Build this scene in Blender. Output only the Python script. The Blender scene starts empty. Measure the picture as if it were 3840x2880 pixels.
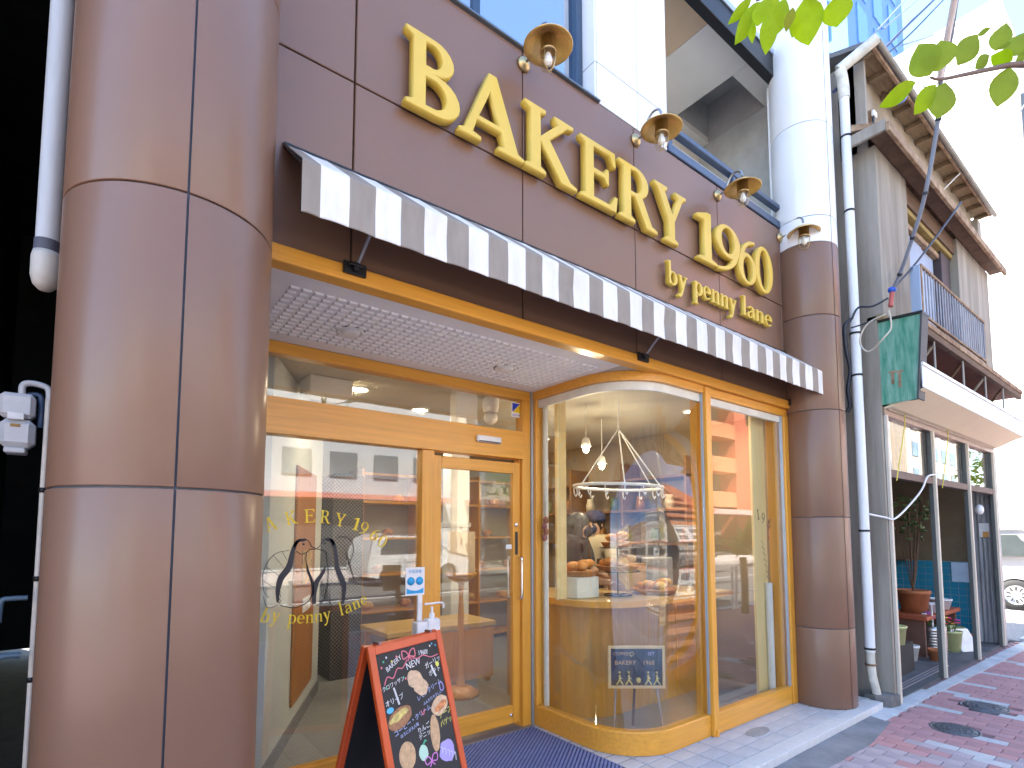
import bpy, bmesh, math, random
from mathutils import Vector, Matrix
random.seed(7)
R = math.radians
sc = bpy.context.scene
C = bpy.context.collection

# ---------------------------------------------------------------- camera
cam = bpy.data.cameras.new('camera'); camo = bpy.data.objects.new('camera', cam); C.objects.link(camo)
yaw, pit = R(52.26), R(4.17)
fw = Vector((math.cos(yaw)*math.cos(pit), math.sin(yaw)*math.cos(pit), math.sin(pit)))
rt = Vector((math.sin(yaw), -math.cos(yaw), 0)); up = rt.cross(fw)
m = Matrix((rt, up, -fw)).transposed().to_4x4(); m.translation = (0, -2.33, 1.5)
camo.matrix_world = m
cam.lens = 19.02; cam.sensor_width = 36; cam.shift_y = 0.1057
cam.clip_start = 0.05; cam.clip_end = 600
sc.camera = camo
# ---------------------------------------------------------------- world, sun, exposure
SUN_EL, SUN_AZ = R(50), R(-24)          # azimuth from +Y towards +X
w = bpy.data.worlds.new('World'); sc.world = w; w.use_nodes = True
nt = w.node_tree; nt.nodes.clear()
sky = nt.nodes.new('ShaderNodeTexSky'); sky.sky_type = 'NISHITA'; sky.sun_disc = False
sky.sun_elevation = SUN_EL; sky.sun_rotation = SUN_AZ
sky.air_density = 1.0; sky.dust_density = 0.3; sky.ozone_density = 2.5
bg = nt.nodes.new('ShaderNodeBackground'); bg.inputs['Strength'].default_value = 0.115
wo = nt.nodes.new('ShaderNodeOutputWorld')
nt.links.new(sky.outputs[0], bg.inputs[0]); nt.links.new(bg.outputs[0], wo.inputs[0])
sl = bpy.data.lights.new('sun', 'SUN'); sl.energy = 5.0; sl.angle = R(0.53); sl.color = (1, .95, .87)
so = bpy.data.objects.new('sun', sl); C.objects.link(so)
sv = Vector((math.sin(SUN_AZ)*math.cos(SUN_EL), math.cos(SUN_AZ)*math.cos(SUN_EL), math.sin(SUN_EL)))
so.rotation_euler = sv.to_track_quat('Z', 'Y').to_euler(); so.location = (0, 0, 30)
vs = sc.view_settings
vs.view_transform = 'Standard'; vs.look = 'None'; vs.gamma = 1; vs.use_curve_mapping = False
vs.exposure = 2.95

# ---------------------------------------------------------------- materials
MATS = {}
def rgb(c): return (c[0], c[1], c[2], 1)
def M(name, col, rough=.5, metal=0, var=.12, scale=6, stretch=(1,1,1), bump=0, bscale=60, col2=None, spec=.5,
      coat=0, trans=0, emit=None, estr=0, rvar=0, thr=None, bstretch=None):
    if name in MATS: return MATS[name]
    mt = bpy.data.materials.new(name); mt.use_nodes = True; n = mt.node_tree; N = n.nodes; K = n.links
    b = N['Principled BSDF']
    b.inputs['Roughness'].default_value = rough; b.inputs['Metallic'].default_value = metal
    b.inputs['Specular IOR Level'].default_value = spec; b.inputs['Coat Weight'].default_value = coat
    b.inputs['Coat Roughness'].default_value = .24 if name == 'brown_panel' else .12
    if trans: b.inputs['Transmission Weight'].default_value = trans
    tc = N.new('ShaderNodeTexCoord'); mp = N.new('ShaderNodeMapping'); K.new(tc.outputs['Object'], mp.inputs[0])
    mp.inputs['Scale'].default_value = stretch
    ns = N.new('ShaderNodeTexNoise'); ns.inputs['Scale'].default_value = scale; ns.inputs['Detail'].default_value = 6
    ns.inputs['Roughness'].default_value = .6
    K.new(mp.outputs[0], ns.inputs[0])
    cr = N.new('ShaderNodeValToRGB'); K.new(ns.outputs[0], cr.inputs[0])
    lo, hi = thr if thr else (.3, .7)
    cr.color_ramp.elements[0].position = lo; cr.color_ramp.elements[1].position = hi
    if col2 is None:
        cr.color_ramp.elements[0].color = rgb([x*(1-var) for x in col]); cr.color_ramp.elements[1].color = rgb([min(1, x*(1+var)) for x in col])
    else:
        cr.color_ramp.elements[0].color = rgb(col); cr.color_ramp.elements[1].color = rgb(col2)
    K.new(cr.outputs[0], b.inputs['Base Color'])
    if rvar:
        mr = N.new('ShaderNodeMapRange'); K.new(ns.outputs[0], mr.inputs[0])
        mr.inputs[3].default_value = max(0, rough-rvar); mr.inputs[4].default_value = min(1, rough+rvar)
        K.new(mr.outputs[0], b.inputs['Roughness'])
    if bump:
        n2 = N.new('ShaderNodeTexNoise'); n2.inputs['Scale'].default_value = bscale; n2.inputs['Detail'].default_value = 4
        if bstretch:
            mp2 = N.new('ShaderNodeMapping'); K.new(tc.outputs['Object'], mp2.inputs[0]); mp2.inputs['Scale'].default_value = bstretch
            K.new(mp2.outputs[0], n2.inputs[0])
        else: K.new(mp.outputs[0], n2.inputs[0])
        bp = N.new('ShaderNodeBump'); bp.inputs['Strength'].default_value = bump; bp.inputs['Distance'].default_value = .01
        K.new(n2.outputs[0], bp.inputs['Height']); K.new(bp.outputs[0], b.inputs['Normal'])
    if emit:
        b.inputs['Emission Color'].default_value = rgb(emit); b.inputs['Emission Strength'].default_value = estr
    MATS[name] = mt; return mt
def glass(name, tint=(.93, .96, .95), ior=1.52, boost=1.0, wob=0):
    mt = bpy.data.materials.new(name); mt.use_nodes = True; n = mt.node_tree; N = n.nodes; K = n.links; N.clear()
    o = N.new('ShaderNodeOutputMaterial'); t = N.new('ShaderNodeBsdfTransparent'); g = N.new('ShaderNodeBsdfGlossy')
    t.inputs[0].default_value = rgb(tint); g.inputs['Roughness'].default_value = 0.0; g.inputs[0].default_value = (1, 1, 1, 1)
    f = N.new('ShaderNodeLayerWeight'); f.inputs[0].default_value = .5
    pw = N.new('ShaderNodeMath'); pw.operation = 'POWER'; pw.inputs[1].default_value = 5; K.new(f.outputs['Facing'], pw.inputs[0])
    f0 = min(.9, ((ior-1)/(ior+1))**2*boost)
    mu = N.new('ShaderNodeMath'); mu.operation = 'MULTIPLY_ADD'; mu.inputs[1].default_value = 1-f0; mu.inputs[2].default_value = f0; mu.use_clamp = True
    K.new(pw.outputs[0], mu.inputs[0])
    mx = N.new('ShaderNodeMixShader'); K.new(mu.outputs[0], mx.inputs[0]); K.new(t.outputs[0], mx.inputs[1]); K.new(g.outputs[0], mx.inputs[2])
    if wob:
        tc = N.new('ShaderNodeTexCoord'); ns = N.new('ShaderNodeTexNoise'); ns.inputs['Scale'].default_value = 1.6; ns.inputs['Detail'].default_value = 1
        K.new(tc.outputs['Object'], ns.inputs[0]); bp = N.new('ShaderNodeBump'); bp.inputs['Strength'].default_value = wob; bp.inputs['Distance'].default_value = .02
        K.new(ns.outputs[0], bp.inputs['Height']); K.new(bp.outputs[0], g.inputs['Normal'])
    K.new(mx.outputs[0], o.inputs[0]); MATS[name] = mt; return mt

brown = M('brown_panel', (.190, .098, .058), .52, 0, .05, 1.3, coat=.45, rvar=.05, bump=.02, bscale=4, spec=.5)
dark = M('joint_dark', (.012, .012, .014), .7)
joint_blue = M('joint_grey', (.10, .12, .16), .6)
wood = M('wood_upright', (.72, .33, .04), .33, 0, .12, 5, (9, 9, .35), bump=.04, bscale=30, coat=.15)
woodh = M('wood_rail', (.72, .33, .04), .33, 0, .12, 5, (.35, 9, 9), bump=.04, bscale=30, coat=.15)
woodl = M('wood_pale', (.62, .42, .17), .45, 0, .10, 5, (9, 9, .4), bump=.03, bscale=30)
gold = M('gold_paint', (.68, .47, .07), .42, 0, .06, 3, bump=.01)
white_panel = M('white_panel', (.80, .82, .84), .25, 0, .02, 2, coat=.2)
cream = M('cream_paint', (.80, .77, .70), .7, 0, .05, 2)
soff = M('soffit_white', (.88, .85, .80), .75, 0, .04, 5)
black = M('black_metal', (.015, .016, .018), .4, .3)
navyrail = M('navy_rail', (.06, .09, .15), .3, .2, .08)
alu = M('aluminium', (.42, .50, .60), .35, .6, .05)
brass = M('brass', (.80, .56, .24), .45, .85, .22, 14, rvar=.10)
brassd = M('brass_dull', (.55, .40, .20), .35, 1, .15, 20)
stripe_w = M('canvas_white', (.72, .70, .67), .75, 0, .10, 9, (2, 2, .6), bump=.08, bscale=90)
stripe_g = M('canvas_grey', (.27, .232, .195), .75, 0, .12, 9, (2, 2, .6), bump=.08, bscale=90)
gl = glass('shop_glass', (.94, .96, .95), 1.52, 1.6, .02)
glc = glass('curved_glass', (.94, .96, .94), 1.52, 1.7, .03)
glb = glass('upper_glass', (.40, .50, .62), 1.7, 7.0)
bulb_glass = glass('lamp_glass', (.97, .97, .95), 1.5, 1.3)
pvc = M('pvc_white', (.72, .74, .75), .4, 0, .06, 4, (3, 3, .5))
pipe_cream = M('pvc_cream', (.66, .62, .55), .5, 0, .12, 6)
tile_m = M('step_tile', (.50, .505, .53), .45, 0, .10, 7, bump=.05, bscale=120)
grout = M('grout', (.09, .09, .095), .9)
edge_tile = M('nosing_tile', (.60, .60, .60), .5, 0, .08, 9)
redp = M('red_paver', (.46, .245, .245), .85, 0, .12, 3, bump=.25, bscale=140, col2=None)
redp2 = M('red_paver_dark', (.43, .24, .245), .85, 0, .14, 4, bump=.25, bscale=140)
greyp = M('grey_paver', (.40, .335, .36), .85, 0, .18, 4, bump=.25, bscale=140)
whitep = M('white_paver', (.50, .50, .51), .8, 0, .10, 8, bump=.2, bscale=140)
conc = M('concrete', (.36, .37, .38), .9, 0, .22, 4, bump=.2, bscale=60)
concl = M('kerb_concrete', (.50, .52, .54), .9, 0, .18, 5, bump=.2, bscale=80)
asph = M('asphalt', (.10, .098, .095), .9, 0, .2, 8, bump=.3, bscale=200)
iron = M('cast_iron', (.13, .135, .15), .55, .5, .25, 30, bump=.3, bscale=80)
chrome = M('chrome', (.75, .75, .77), .12, 1, .02)
matblue = M('mat_blue', (.05, .065, .17), .8, 0, .15, 30)
orange = M('board_orange', (.60, .085, .015), .4, 0, .10, 6, (1, 1, 1), coat=.2)
chalkb = M('chalkboard', (.035, .033, .032), .8, 0, .25, 3)
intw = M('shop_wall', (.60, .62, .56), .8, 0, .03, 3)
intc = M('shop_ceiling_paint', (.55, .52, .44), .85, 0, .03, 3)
intf = M('shop_floor_vinyl', (.27, .27, .25), .55, 0, .08, 4)
wire_m = M('wire', (.45, .44, .40), .5, .8)
# ---------------------------------------------------------------- mesh helpers
class MB:
    def __init__(s): s.v = []; s.f = []; s.sm = []
    def add(s, vs, fs, smooth=False):
        o = len(s.v); s.v += [tuple(p) for p in vs]; s.f += [tuple(i+o for i in f) for f in fs]; s.sm += [smooth]*len(fs); return s
    def box(s, x0, x1, y0, y1, z0, z1, bev=0, mat=None):
        if x0 > x1: x0, x1 = x1, x0
        if y0 > y1: y0, y1 = y1, y0
        if z0 > z1: z0, z1 = z1, z0
        if bev:
            b = min(bev, (x1-x0)*.4, (y1-y0)*.4, (z1-z0)*.4); vs = []; fs = []
            idx = {}
            for ix, X in enumerate((x0, x1)):
                for iy, Y in enumerate((y0, y1)):
                    for iz, Z in enumerate((z0, z1)):
                        dx, dy, dz = (b if ix == 0 else -b), (b if iy == 0 else -b), (b if iz == 0 else -b)
                        idx[ix, iy, iz] = len(vs); vs += [(X, Y+dy, Z+dz), (X+dx, Y, Z+dz), (X+dx, Y+dy, Z)]
            g = lambda a, k: idx[a]+k
            for k in (0, 1):
                q = [(k, 0, 0), (k, 1, 0), (k, 1, 1), (k, 0, 1)]; fs.append([g(a, 0) for a in (q if k else q[::-1])])
                q = [(0, k, 0), (1, k, 0), (1, k, 1), (0, k, 1)]; fs.append([g(a, 1) for a in (q[::-1] if k else q)])
                q = [(0, 0, k), (1, 0, k), (1, 1, k), (0, 1, k)]; fs.append([g(a, 2) for a in (q if k else q[::-1])])
            for i in (0, 1):
                for j in (0, 1):
                    e = [g((i, j, 0), 0), g((i, j, 1), 0), g((i, j, 1), 1), g((i, j, 0), 1)]; fs.append(e if (i+j) % 2 == 1 else e[::-1])
                    e = [g((i, 0, j), 0), g((i, 1, j), 0), g((i, 1, j), 2), g((i, 0, j), 2)]; fs.append(e[::-1] if (i+j) % 2 == 1 else e)
                    e = [g((0, i, j), 1), g((1, i, j), 1), g((1, i, j), 2), g((0, i, j), 2)]; fs.append(e if (i+j) % 2 == 1 else e[::-1])
            for a in idx:
                e = [g(a, 0), g(a, 1), g(a, 2)]; fs.append(e if sum(a) % 2 == 1 else e[::-1])
        else:
            vs = [(x, y, z) for x in (x0, x1) for y in (y0, y1) for z in (z0, z1)]
            fs = [(0, 1, 3, 2), (4, 6, 7, 5), (0, 4, 5, 1), (2, 3, 7, 6), (0, 2, 6, 4), (1, 5, 7, 3)]
        if mat: vs = [tuple(mat @ Vector(p)) for p in vs]
        return s.add(vs, fs)
    def tube(s, pts, r, n=8, caps=True, closed=False):
        P = [Vector(p) for p in pts]; k = len(P); rr = r if isinstance(r, (list, tuple)) else [r]*k
        vs = []; fs = []; t0 = (P[1]-P[0]).normalized(); a = t0.orthogonal().normalized()
        for i in range(k):
            if closed: t = (P[(i+1) % k]-P[i-1]).normalized()
            else: t = (P[min(i+1, k-1)]-P[max(i-1, 0)]).normalized()
            a = (a-t*a.dot(t)); a = a.normalized() if a.length > 1e-6 else t.orthogonal().normalized(); b = t.cross(a)
            vs += [tuple(P[i]+(a*math.cos(2*math.pi*j/n)+b*math.sin(2*math.pi*j/n))*rr[i]) for j in range(n)]
        for i in range(k if closed else k-1):
            o = i*n; o2 = ((i+1) % k)*n
            fs += [(o+j, o+(j+1) % n, o2+(j+1) % n, o2+j) for j in range(n)]
        s.add(vs, fs, True)
        if caps and not closed:
            s.add(vs[:n], [tuple(range(n))[::-1]]); s.add(vs[-n:], [tuple(range(n))])
        return s
    def lathe(s, prof, n=24, o=(0, 0, 0), ax='z', a0=0, a1=360):
        full = abs(a1-a0) >= 360; cnt = n if full else n+1; vs = []; fs = []; k = len(prof)
        for i in range(cnt):
            t = R(a0+(a1-a0)*i/n); c, q = math.cos(t), math.sin(t)
            for r, z in prof:
                p = {'z': (r*c, r*q, z), 'y': (r*c, z, -r*q), 'x': (z, r*c, r*q)}[ax]
                vs.append((p[0]+o[0], p[1]+o[1], p[2]+o[2]))
        for i in range(n):
            A = i*k; B = ((i+1) % cnt)*k
            fs += [(A+j, B+j, B+j+1, A+j+1) for j in range(k-1)]
        return s.add(vs, fs, True)
    def prism(s, poly, z0, z1, axis='z', smooth=False):
        n = len(poly); f = {'z': lambda a, b, c: (a, b, c), 'y': lambda a, b, c: (a, c, b), 'x': lambda a, b, c: (c, a, b)}[axis]
        vs = [f(a, b, z0) for a, b in poly]+[f(a, b, z1) for a, b in poly]
        area = sum(poly[i][0]*poly[(i+1) % n][1]-poly[(i+1) % n][0]*poly[i][1] for i in range(n))
        flip = (area < 0) != (axis == 'y')
        fs = [tuple(range(n))[::-1], tuple(range(n, 2*n))]+[(i, (i+1) % n, n+(i+1) % n, n+i) for i in range(n)]
        if flip: fs = [g[::-1] for g in fs]
        s.add(vs, fs[:2]); s.add(vs, fs[2:], smooth); return s
    def quad(s, a, b, c, d): return s.add([a, b, c, d], [(0, 1, 2, 3)])
    def blob(s, c, r, n=10, k=7, jit=0, seed=0, rot=0):
        rr = random.Random(seed); vs = [(0, 0, -r[2])]; fs = []
        for i in range(1, k):
            t = math.pi*i/k-math.pi/2
            for j in range(n):
                a = 2*math.pi*j/n; q = 1+rr.uniform(-jit, jit)
                vs.append((r[0]*math.cos(t)*math.cos(a)*q, r[1]*math.cos(t)*math.sin(a)*q, r[2]*math.sin(t)*q))
        vs.append((0, 0, r[2])); e = len(vs)-1
        for j in range(n):
            fs.append((0, 1+(j+1) % n, 1+j)); fs.append((e, e-n+j, e-n+(j+1) % n))
            for i in range(k-2): fs.append((1+i*n+j, 1+i*n+(j+1) % n, 1+(i+1)*n+(j+1) % n, 1+(i+1)*n+j))
        cr, sr = math.cos(rot), math.sin(rot)
        vs = [(x*cr-y*sr+c[0], x*sr+y*cr+c[1], z+c[2]) for x, y, z in vs]
        return s.add(vs, fs, True)
    def mesh(s, name):
        me = bpy.data.meshes.new(name); me.from_pydata(s.v, [], s.f); me.polygons.foreach_set('use_smooth', s.sm); me.update(); return me
    def obj(s, name, mat, parent=None, local=False):
        return link(name, s.mesh(name), mat, parent, local)
def link(name, me, mat, parent=None, local=False):
    o = bpy.data.objects.new(name, me); C.objects.link(o)
    if mat and not me.materials: me.materials.append(mat)
    if parent:
        o.parent = parent
        if not local and parent.type == 'EMPTY': o.matrix_parent_inverse = parent.matrix_basis.inverted()
    return o
def tag(o, label, cat, group=None):
    o['label'] = label; o['category'] = cat
    if group: o['group'] = group
    return o
def thing(name, label, cat, loc=(0, 0, 0), rz=0, group=None):
    o = bpy.data.objects.new(name, None); C.objects.link(o); o.empty_display_size = .1
    o.location = loc; o.rotation_euler = (0, 0, rz); return tag(o, label, cat, group)
def struct(o): o['kind'] = 'structure'; return o
def stuff(o): o['kind'] = 'stuff'; return o
def B(name, b, mat, parent=None, bev=.003, local=False): return MB().box(*b, bev=bev).obj(name, mat, parent, local)
def dup(root, loc, rz=None, label=None):
    def cp(o, par):
        c = o.copy(); C.objects.link(c); c.parent = par; c.matrix_parent_inverse = o.matrix_parent_inverse.copy()
        for ch in kids.get(o, []): cp(ch, c)
        return c
    kids = {}
    for o in list(C.objects):
        if o.parent: kids.setdefault(o.parent, []).append(o)
    r = cp(root, None); r.location = loc
    if rz is not None: r.rotation_euler = (0, 0, rz)
    if label: r['label'] = label
    return r
def arc(cx, cy, rx, ry, a0, a1, n=10): return [(cx+rx*math.cos(R(a0+(a1-a0)*i/n)), cy+ry*math.sin(R(a0+(a1-a0)*i/n))) for i in range(n+1)]
def qb(a, b, c, n=6): return [((1-t)**2*a[0]+2*t*(1-t)*b[0]+t*t*c[0], (1-t)**2*a[1]+2*t*(1-t)*b[1]+t*t*c[1]) for t in [i/n for i in range(n+1)]]
def spline(pts, k=6):
    P = [Vector(p) for p in pts]; out = []
    for i in range(len(P)-1):
        a, b, c, d = P[max(i-1, 0)], P[i], P[i+1], P[min(i+2, len(P)-1)]
        for j in range(k):
            t = j/k; out.append(.5*((2*b)+(c-a)*t+(2*a-5*b+4*c-d)*t*t+(3*b-a-3*c+d)*t**3))
    return out+[P[-1]]
# ---- serif glyph outlines (cap height 1)
S_ = lambda x: [(x, 0), (x, .05), (x+.1, .09), (x+.1, .91), (x, .95), (x, 1)]
GL = {
 'B': (.82, [S_(0)+[(.42, 1)]+arc(.42, .77, .29, .23, 90, -90)+arc(.45, .27, .36, .27, 90, -90)],
      [[(.28, .92), (.39, .92)]+arc(.39, .765, .14, .155, 90, -90)+[(.28, .61)], [(.28, .46), (.40, .46)]+arc(.40, .27, .2, .19, 90, -90)+[(.28, .08)]]),
 'A': (1.05, [[(0, 0), (0, .05), (.08, .08), (.46, 1.03), (.58, 1.03), (.95, .08), (1.05, .05), (1.05, 0), (.62, 0), (.62, .05), (.72, .08), (.655, .27), (.265, .27), (.20, .08), (.33, .05), (.33, 0)]],
      [[(.295, .34), (.63, .34), (.475, .77)]]),
 'K': (1.0, [S_(0)+[(.38, 1), (.38, .95), (.28, .91), (.28, .55), (.62, .89), (.56, .95), (.56, 1), (.93, 1), (.93, .95), (.80, .91), (.45, .58), (.86, .08), (1.0, .04), (1.0, 0), (.68, 0), (.28, .49), (.28, .09), (.38, .05), (.38, 0)]], []),
 'E': (.85, [S_(0)+[(.78, 1), (.80, .76), (.74, .76), (.66, .92), (.28, .92), (.28, .56), (.52, .56), (.58, .65), (.63, .65), (.63, .40), (.58, .40), (.52, .48), (.28, .48), (.28, .08), (.66, .08), (.78, .26), (.84, .26), (.80, 0)]], []),
 'R': (.95, [S_(0)+[(.42, 1)]+arc(.42, .74, .32, .26, 90, -62)+[(.82, .09), (.97, .05), (.97, 0), (.68, 0), (.38, .47), (.28, .47), (.28, .09), (.38, .05), (.38, 0)]],
      [[(.28, .93), (.40, .93)]+arc(.40, .735, .17, .195, 90, -90)+[(.28, .54)]]),
 'Y': (.95, [[(.30, 0), (.30, .05), (.40, .09), (.40, .40), (.08, .91), (0, .95), (0, 1), (.37, 1), (.37, .95), (.29, .91), (.52, .53), (.72, .91), (.63, .95), (.63, 1), (.95, 1), (.95, .95), (.85, .91), (.58, .41), (.58, .09), (.68, .05), (.68, 0)]], []),
 '1': (.56, [[(.05, 0), (.05, .05), (.2, .09), (.2, .82), (.03, .82), (.03, .88), (.30, 1.0), (.38, 1.0), (.38, .09), (.53, .05), (.53, 0)]], []),
 '0': (.74, [arc(.37, .5, .37, .52, 0, 345, 23)], [arc(.37, .5, .21, .45, 0, 345, 23)]),
 '6': (.72, [[(.66, .99)]+qb((.66, .99), (.1, .93), (0, .34))[1:]+arc(.36, .32, .36, .34, 180, 470, 18)[1:]+qb((.237, .64), (.33, .88), (.69, .94))[1:]], [arc(.37, .31, .2, .27, 0, 340, 17)]),
 'b': (.66, [[(.08, .04), (.08, .93), (0, .95), (0, .99), (.22, 1.03), (.22, .56)]+arc(.34, .3, .31, .31, 110, -110, 14)], [arc(.35, .3, .14, .24, 0, 340, 17)]),
 'p': (.66, [[(.0, -.4), (0, -.36), (.08, -.34), (.08, .52), (0, .55), (0, .58), (.21, .63), (.21, .57)]+arc(.34, .3, .31, .31, 110, -110, 14)+[(.22, -.34), (.32, -.36), (.32, -.4)]], [arc(.35, .3, .14, .24, 0, 340, 17)]),
 'n': (.7, [[(0, 0), (0, .04), (.08, .06), (.08, .52), (0, .55), (0, .58), (.21, .63), (.21, .52)]+qb((.21, .52), (.33, .62), (.45, .61), 4)[1:]+qb((.45, .61), (.6, .6), (.6, .42), 4)[1:]+[(.6, .06), (.68, .04), (.68, 0), (.38, 0), (.38, .04), (.46, .06), (.46, .40)]+qb((.46, .40), (.46, .52), (.37, .52), 4)[1:]+qb((.37, .52), (.28, .52), (.22, .43), 4)[1:]+[(.22, .06), (.3, .04), (.3, 0)]], []),
 'e': (.62, [arc(.3, .3, .3, .32, 2, 325, 20)+arc(.32, .3, .18, .24, 318, 192, 8)+[(.14, .28), (.6, .28)]], [[(.15, .35), (.43, .35)]+arc(.29, .36, .14, .2, 5, 175, 8)]),
 'y': (.66, [[(0, .6), (.28, .6), (.28, .56), (.22, .54), (.35, .2), (.48, .54), (.41, .56), (.41, .6), (.64, .6), (.64, .56), (.57, .54), (.28, -.24), (.18, -.36), (.02, -.36), (.02, -.24), (.14, -.24), (.2, -.16), (.26, 0), (.06, .54), (0, .56)]], []),
 'l': (.32, [[(0, 0), (0, .04), (.08, .06), (.08, .93), (0, .95), (0, .99), (.22, 1.03), (.22, .06), (.3, .04), (.3, 0)]], []),
 'a': (.62, [[(.40, .08), (.44, 0), (.6, 0), (.6, .05), (.54, .07), (.54, .40)]+qb((.54, .40), (.54, .62), (.30, .62), 5)[1:]+qb((.30, .62), (.08, .62), (.06, .47), 5)[1:]+[(.18, .45)]+qb((.18, .45), (.20, .55), (.28, .55), 4)[1:]+qb((.28, .55), (.39, .55), (.39, .42), 4)[1:]+[(.39, .38)]+qb((.39, .38), (0, .33), (0, .14), 5)[1:]+qb((0, .14), (0, -.02), (.18, -.02), 5)[1:]+qb((.18, -.02), (.32, -.02), (.40, .08), 4)[1:-1]],
      [[(.39, .31), (.39, .14)]+qb((.39, .14), (.32, .06), (.24, .06), 4)[1:]+qb((.24, .06), (.14, .06), (.14, .16), 4)[1:]+qb((.14, .16), (.14, .28), (.39, .31), 5)[1:-1]]),
}
_w6, _o6, _h6 = GL['6']
GL['9'] = (_w6, [[(.70-x, .98-y) for x, y in p] for p in _o6], [[(.70-x, .98-y) for x, y in p] for p in _h6])
def curve_mesh(name, splines, extrude, bevel, mtx, thin=0):
    cu = bpy.data.curves.new(name, 'CURVE'); cu.dimensions = '2D'; cu.fill_mode = 'BOTH'
    cu.extrude = extrude; cu.bevel_depth = bevel; cu.bevel_resolution = 0; cu.offset = -bevel-thin
    for pts in splines:
        pts = [p for i, p in enumerate(pts) if math.dist(p, pts[i-1]) > 1e-5]
        sp = cu.splines.new('POLY'); sp.points.add(len(pts)-1); sp.use_cyclic_u = True
        for i, (x, y) in enumerate(pts): sp.points[i].co = (x, y, 0, 1)
    return bake(cu, mtx)
def bake(cu, mtx):
    t = bpy.data.objects.new('tmp', cu); C.objects.link(t)
    dg = bpy.context.evaluated_depsgraph_get(); dg.update()
    me = bpy.data.meshes.new_from_object(t.evaluated_get(dg)); me.transform(mtx)
    bpy.data.objects.remove(t); bpy.data.curves.remove(cu); me.materials.clear(); return me
def glyph(ch, sx, sy, extrude, bevel, mtx, thin=0):
    wd, outs, holes = GL[ch]
    return curve_mesh('letter', [[(x*sx, y*sy) for x, y in p] for p in outs+holes], extrude, bevel, mtx, thin)
def text_mesh(txt, size, mtx, extrude=.0006, align='LEFT'):
    cu = bpy.data.curves.new('t', 'FONT'); cu.body = txt; cu.size = size; cu.extrude = extrude; cu.resolution_u = 3; cu.align_x = align
    return bake(cu, mtx)
FR = Matrix(((1, 0, 0, 0), (0, 0, -1, 0), (0, 1, 0, 0), (0, 0, 0, 1)))   # xy plane -> facade plane facing -y
# ================================================================ GROUND
GZ = -.06
def sheet(name, x0, x1, y0, y1, z, mat): return struct(MB().add([(x0, y0, z), (x1, y0, z), (x1, y1, z), (x0, y1, z)], [(0, 1, 2, 3)]).obj(name, mat))
sheet('ground', -250, 250, -250, 250, GZ-.17, asph)
road = struct(MB().box(-120, 160, -13.5, -3.9, GZ-.165, GZ-.12).obj('road', asph))
for i, y in enumerate((-4.35, -8.7, -13.1)):
    MB().box(-120, 160, y-.06, y+.06, GZ-.119, GZ-.115).obj('road_marking', whitep, road)
fs_ = struct(MB().box(-120, 160, -17.5, -13.5, GZ-.165, GZ).obj('far_sidewalk', M('far_paving', (.42, .36, .33), .9, 0, .12, 3)))
side = struct(MB().box(-30, 60, -3.75, .9, GZ-.16, GZ-.016).obj('sidewalk', M('paver_bed', (.26, .17, .17), .95)))
MB().box(-30, 60, -3.9, -3.75, GZ-.16, GZ+.01).obj('kerb', concl, side)
# pavers : brick 0.2 x 0.1, running along y (towards the road) -> rows along y
pm = MB().box(-.0475, .0475, -.0975, .0975, -.03, 0, bev=.003).mesh('brick')
bm_r = pm; bm_r.materials.append(redp)
bm_r2 = pm.copy(); bm_r2.materials.clear(); bm_r2.materials.append(redp2)
bm_g = pm.copy(); bm_g.materials.clear(); bm_g.materials.append(greyp)
bm_w = pm.copy(); bm_w.materials.clear(); bm_w.materials.append(whitep)
far_r = MB(); far_g = MB(); far_w = MB(); nb = 0
def edge_y(x): return -.575-.012*(x-5.2)        # street line where red begins
wblocks = [(5.12, -.58, 1), (6.02, -.70, 1), (5.98, -.88, 1), (5.50, -1.15, 1), (5.44, -1.34, 1), (6.66, -.86, 1), (6.60, -1.02, 1), (7.2, -.70, 1), (7.16, -.86, 1), (7.9, -.95, 1), (7.86, -1.15, 1), (5.0, -1.25, 1), (4.94, -1.45, 1), (8.8, -.80, 1), (8.74, -1.0, 1), (6.25, -1.45, 1), (6.20, -1.65, 1), (5.6, -1.9, 1), (7.4, -1.7, 1), (4.4, -1.9, 1), (3.9, -1.5, 1)]
manh = [(5.47, -.99, .15), (6.37, -.99, .16)]
cells = []
for i in range(-40, 110):
    x = 3.0+i*.1
    for j in range(-1, 20):
        y = -.62-(.1 if i % 2 else 0)-j*.2
        if y < -3.7: continue
        cells.append((x, y))
cells.sort(key=lambda p: (p[0]-3.2)**2+(p[1]+1.0)**2 if p[0] > 3.6 else 999)
for x, y in cells:
    if any((x-a)**2+(y-b)**2 < (r+.03)**2 for a, b, r in manh): continue
    if y > (-.57 if x > 5.45 else -.50): continue
    isw = any(abs(x-a) < .052 and abs(y-.1-b) < .14 for a, b, _ in wblocks)
    grey = x < 4.9+.35*math.sin(y*3)+random.uniform(-.25, .25) and random.random() < .9
    me = bm_w if isw else bm_g if grey else (bm_r if random.random() < .6 else bm_r2)
    if nb < 300 and x > 3.6:
        o = bpy.data.objects.new('brick', me); C.objects.link(o); o.parent = side
        o.location = (x, y, GZ+random.uniform(-.0012, .0012)); o.rotation_euler = (random.uniform(-.004, .004), random.uniform(-.006, .006), 0); nb += 1
    else:
        (far_w if isw else far_g if grey else far_r).box(x-.0475, x+.0475, y-.0975, y+.0975, GZ-.016, GZ+random.uniform(-.001, .001))
stuff(far_r.obj('brick_rest', redp, side)); stuff(far_g.obj('brick_rest', greyp, side))
if far_w.v: stuff(far_w.obj('brick_rest', whitep, side))
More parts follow.
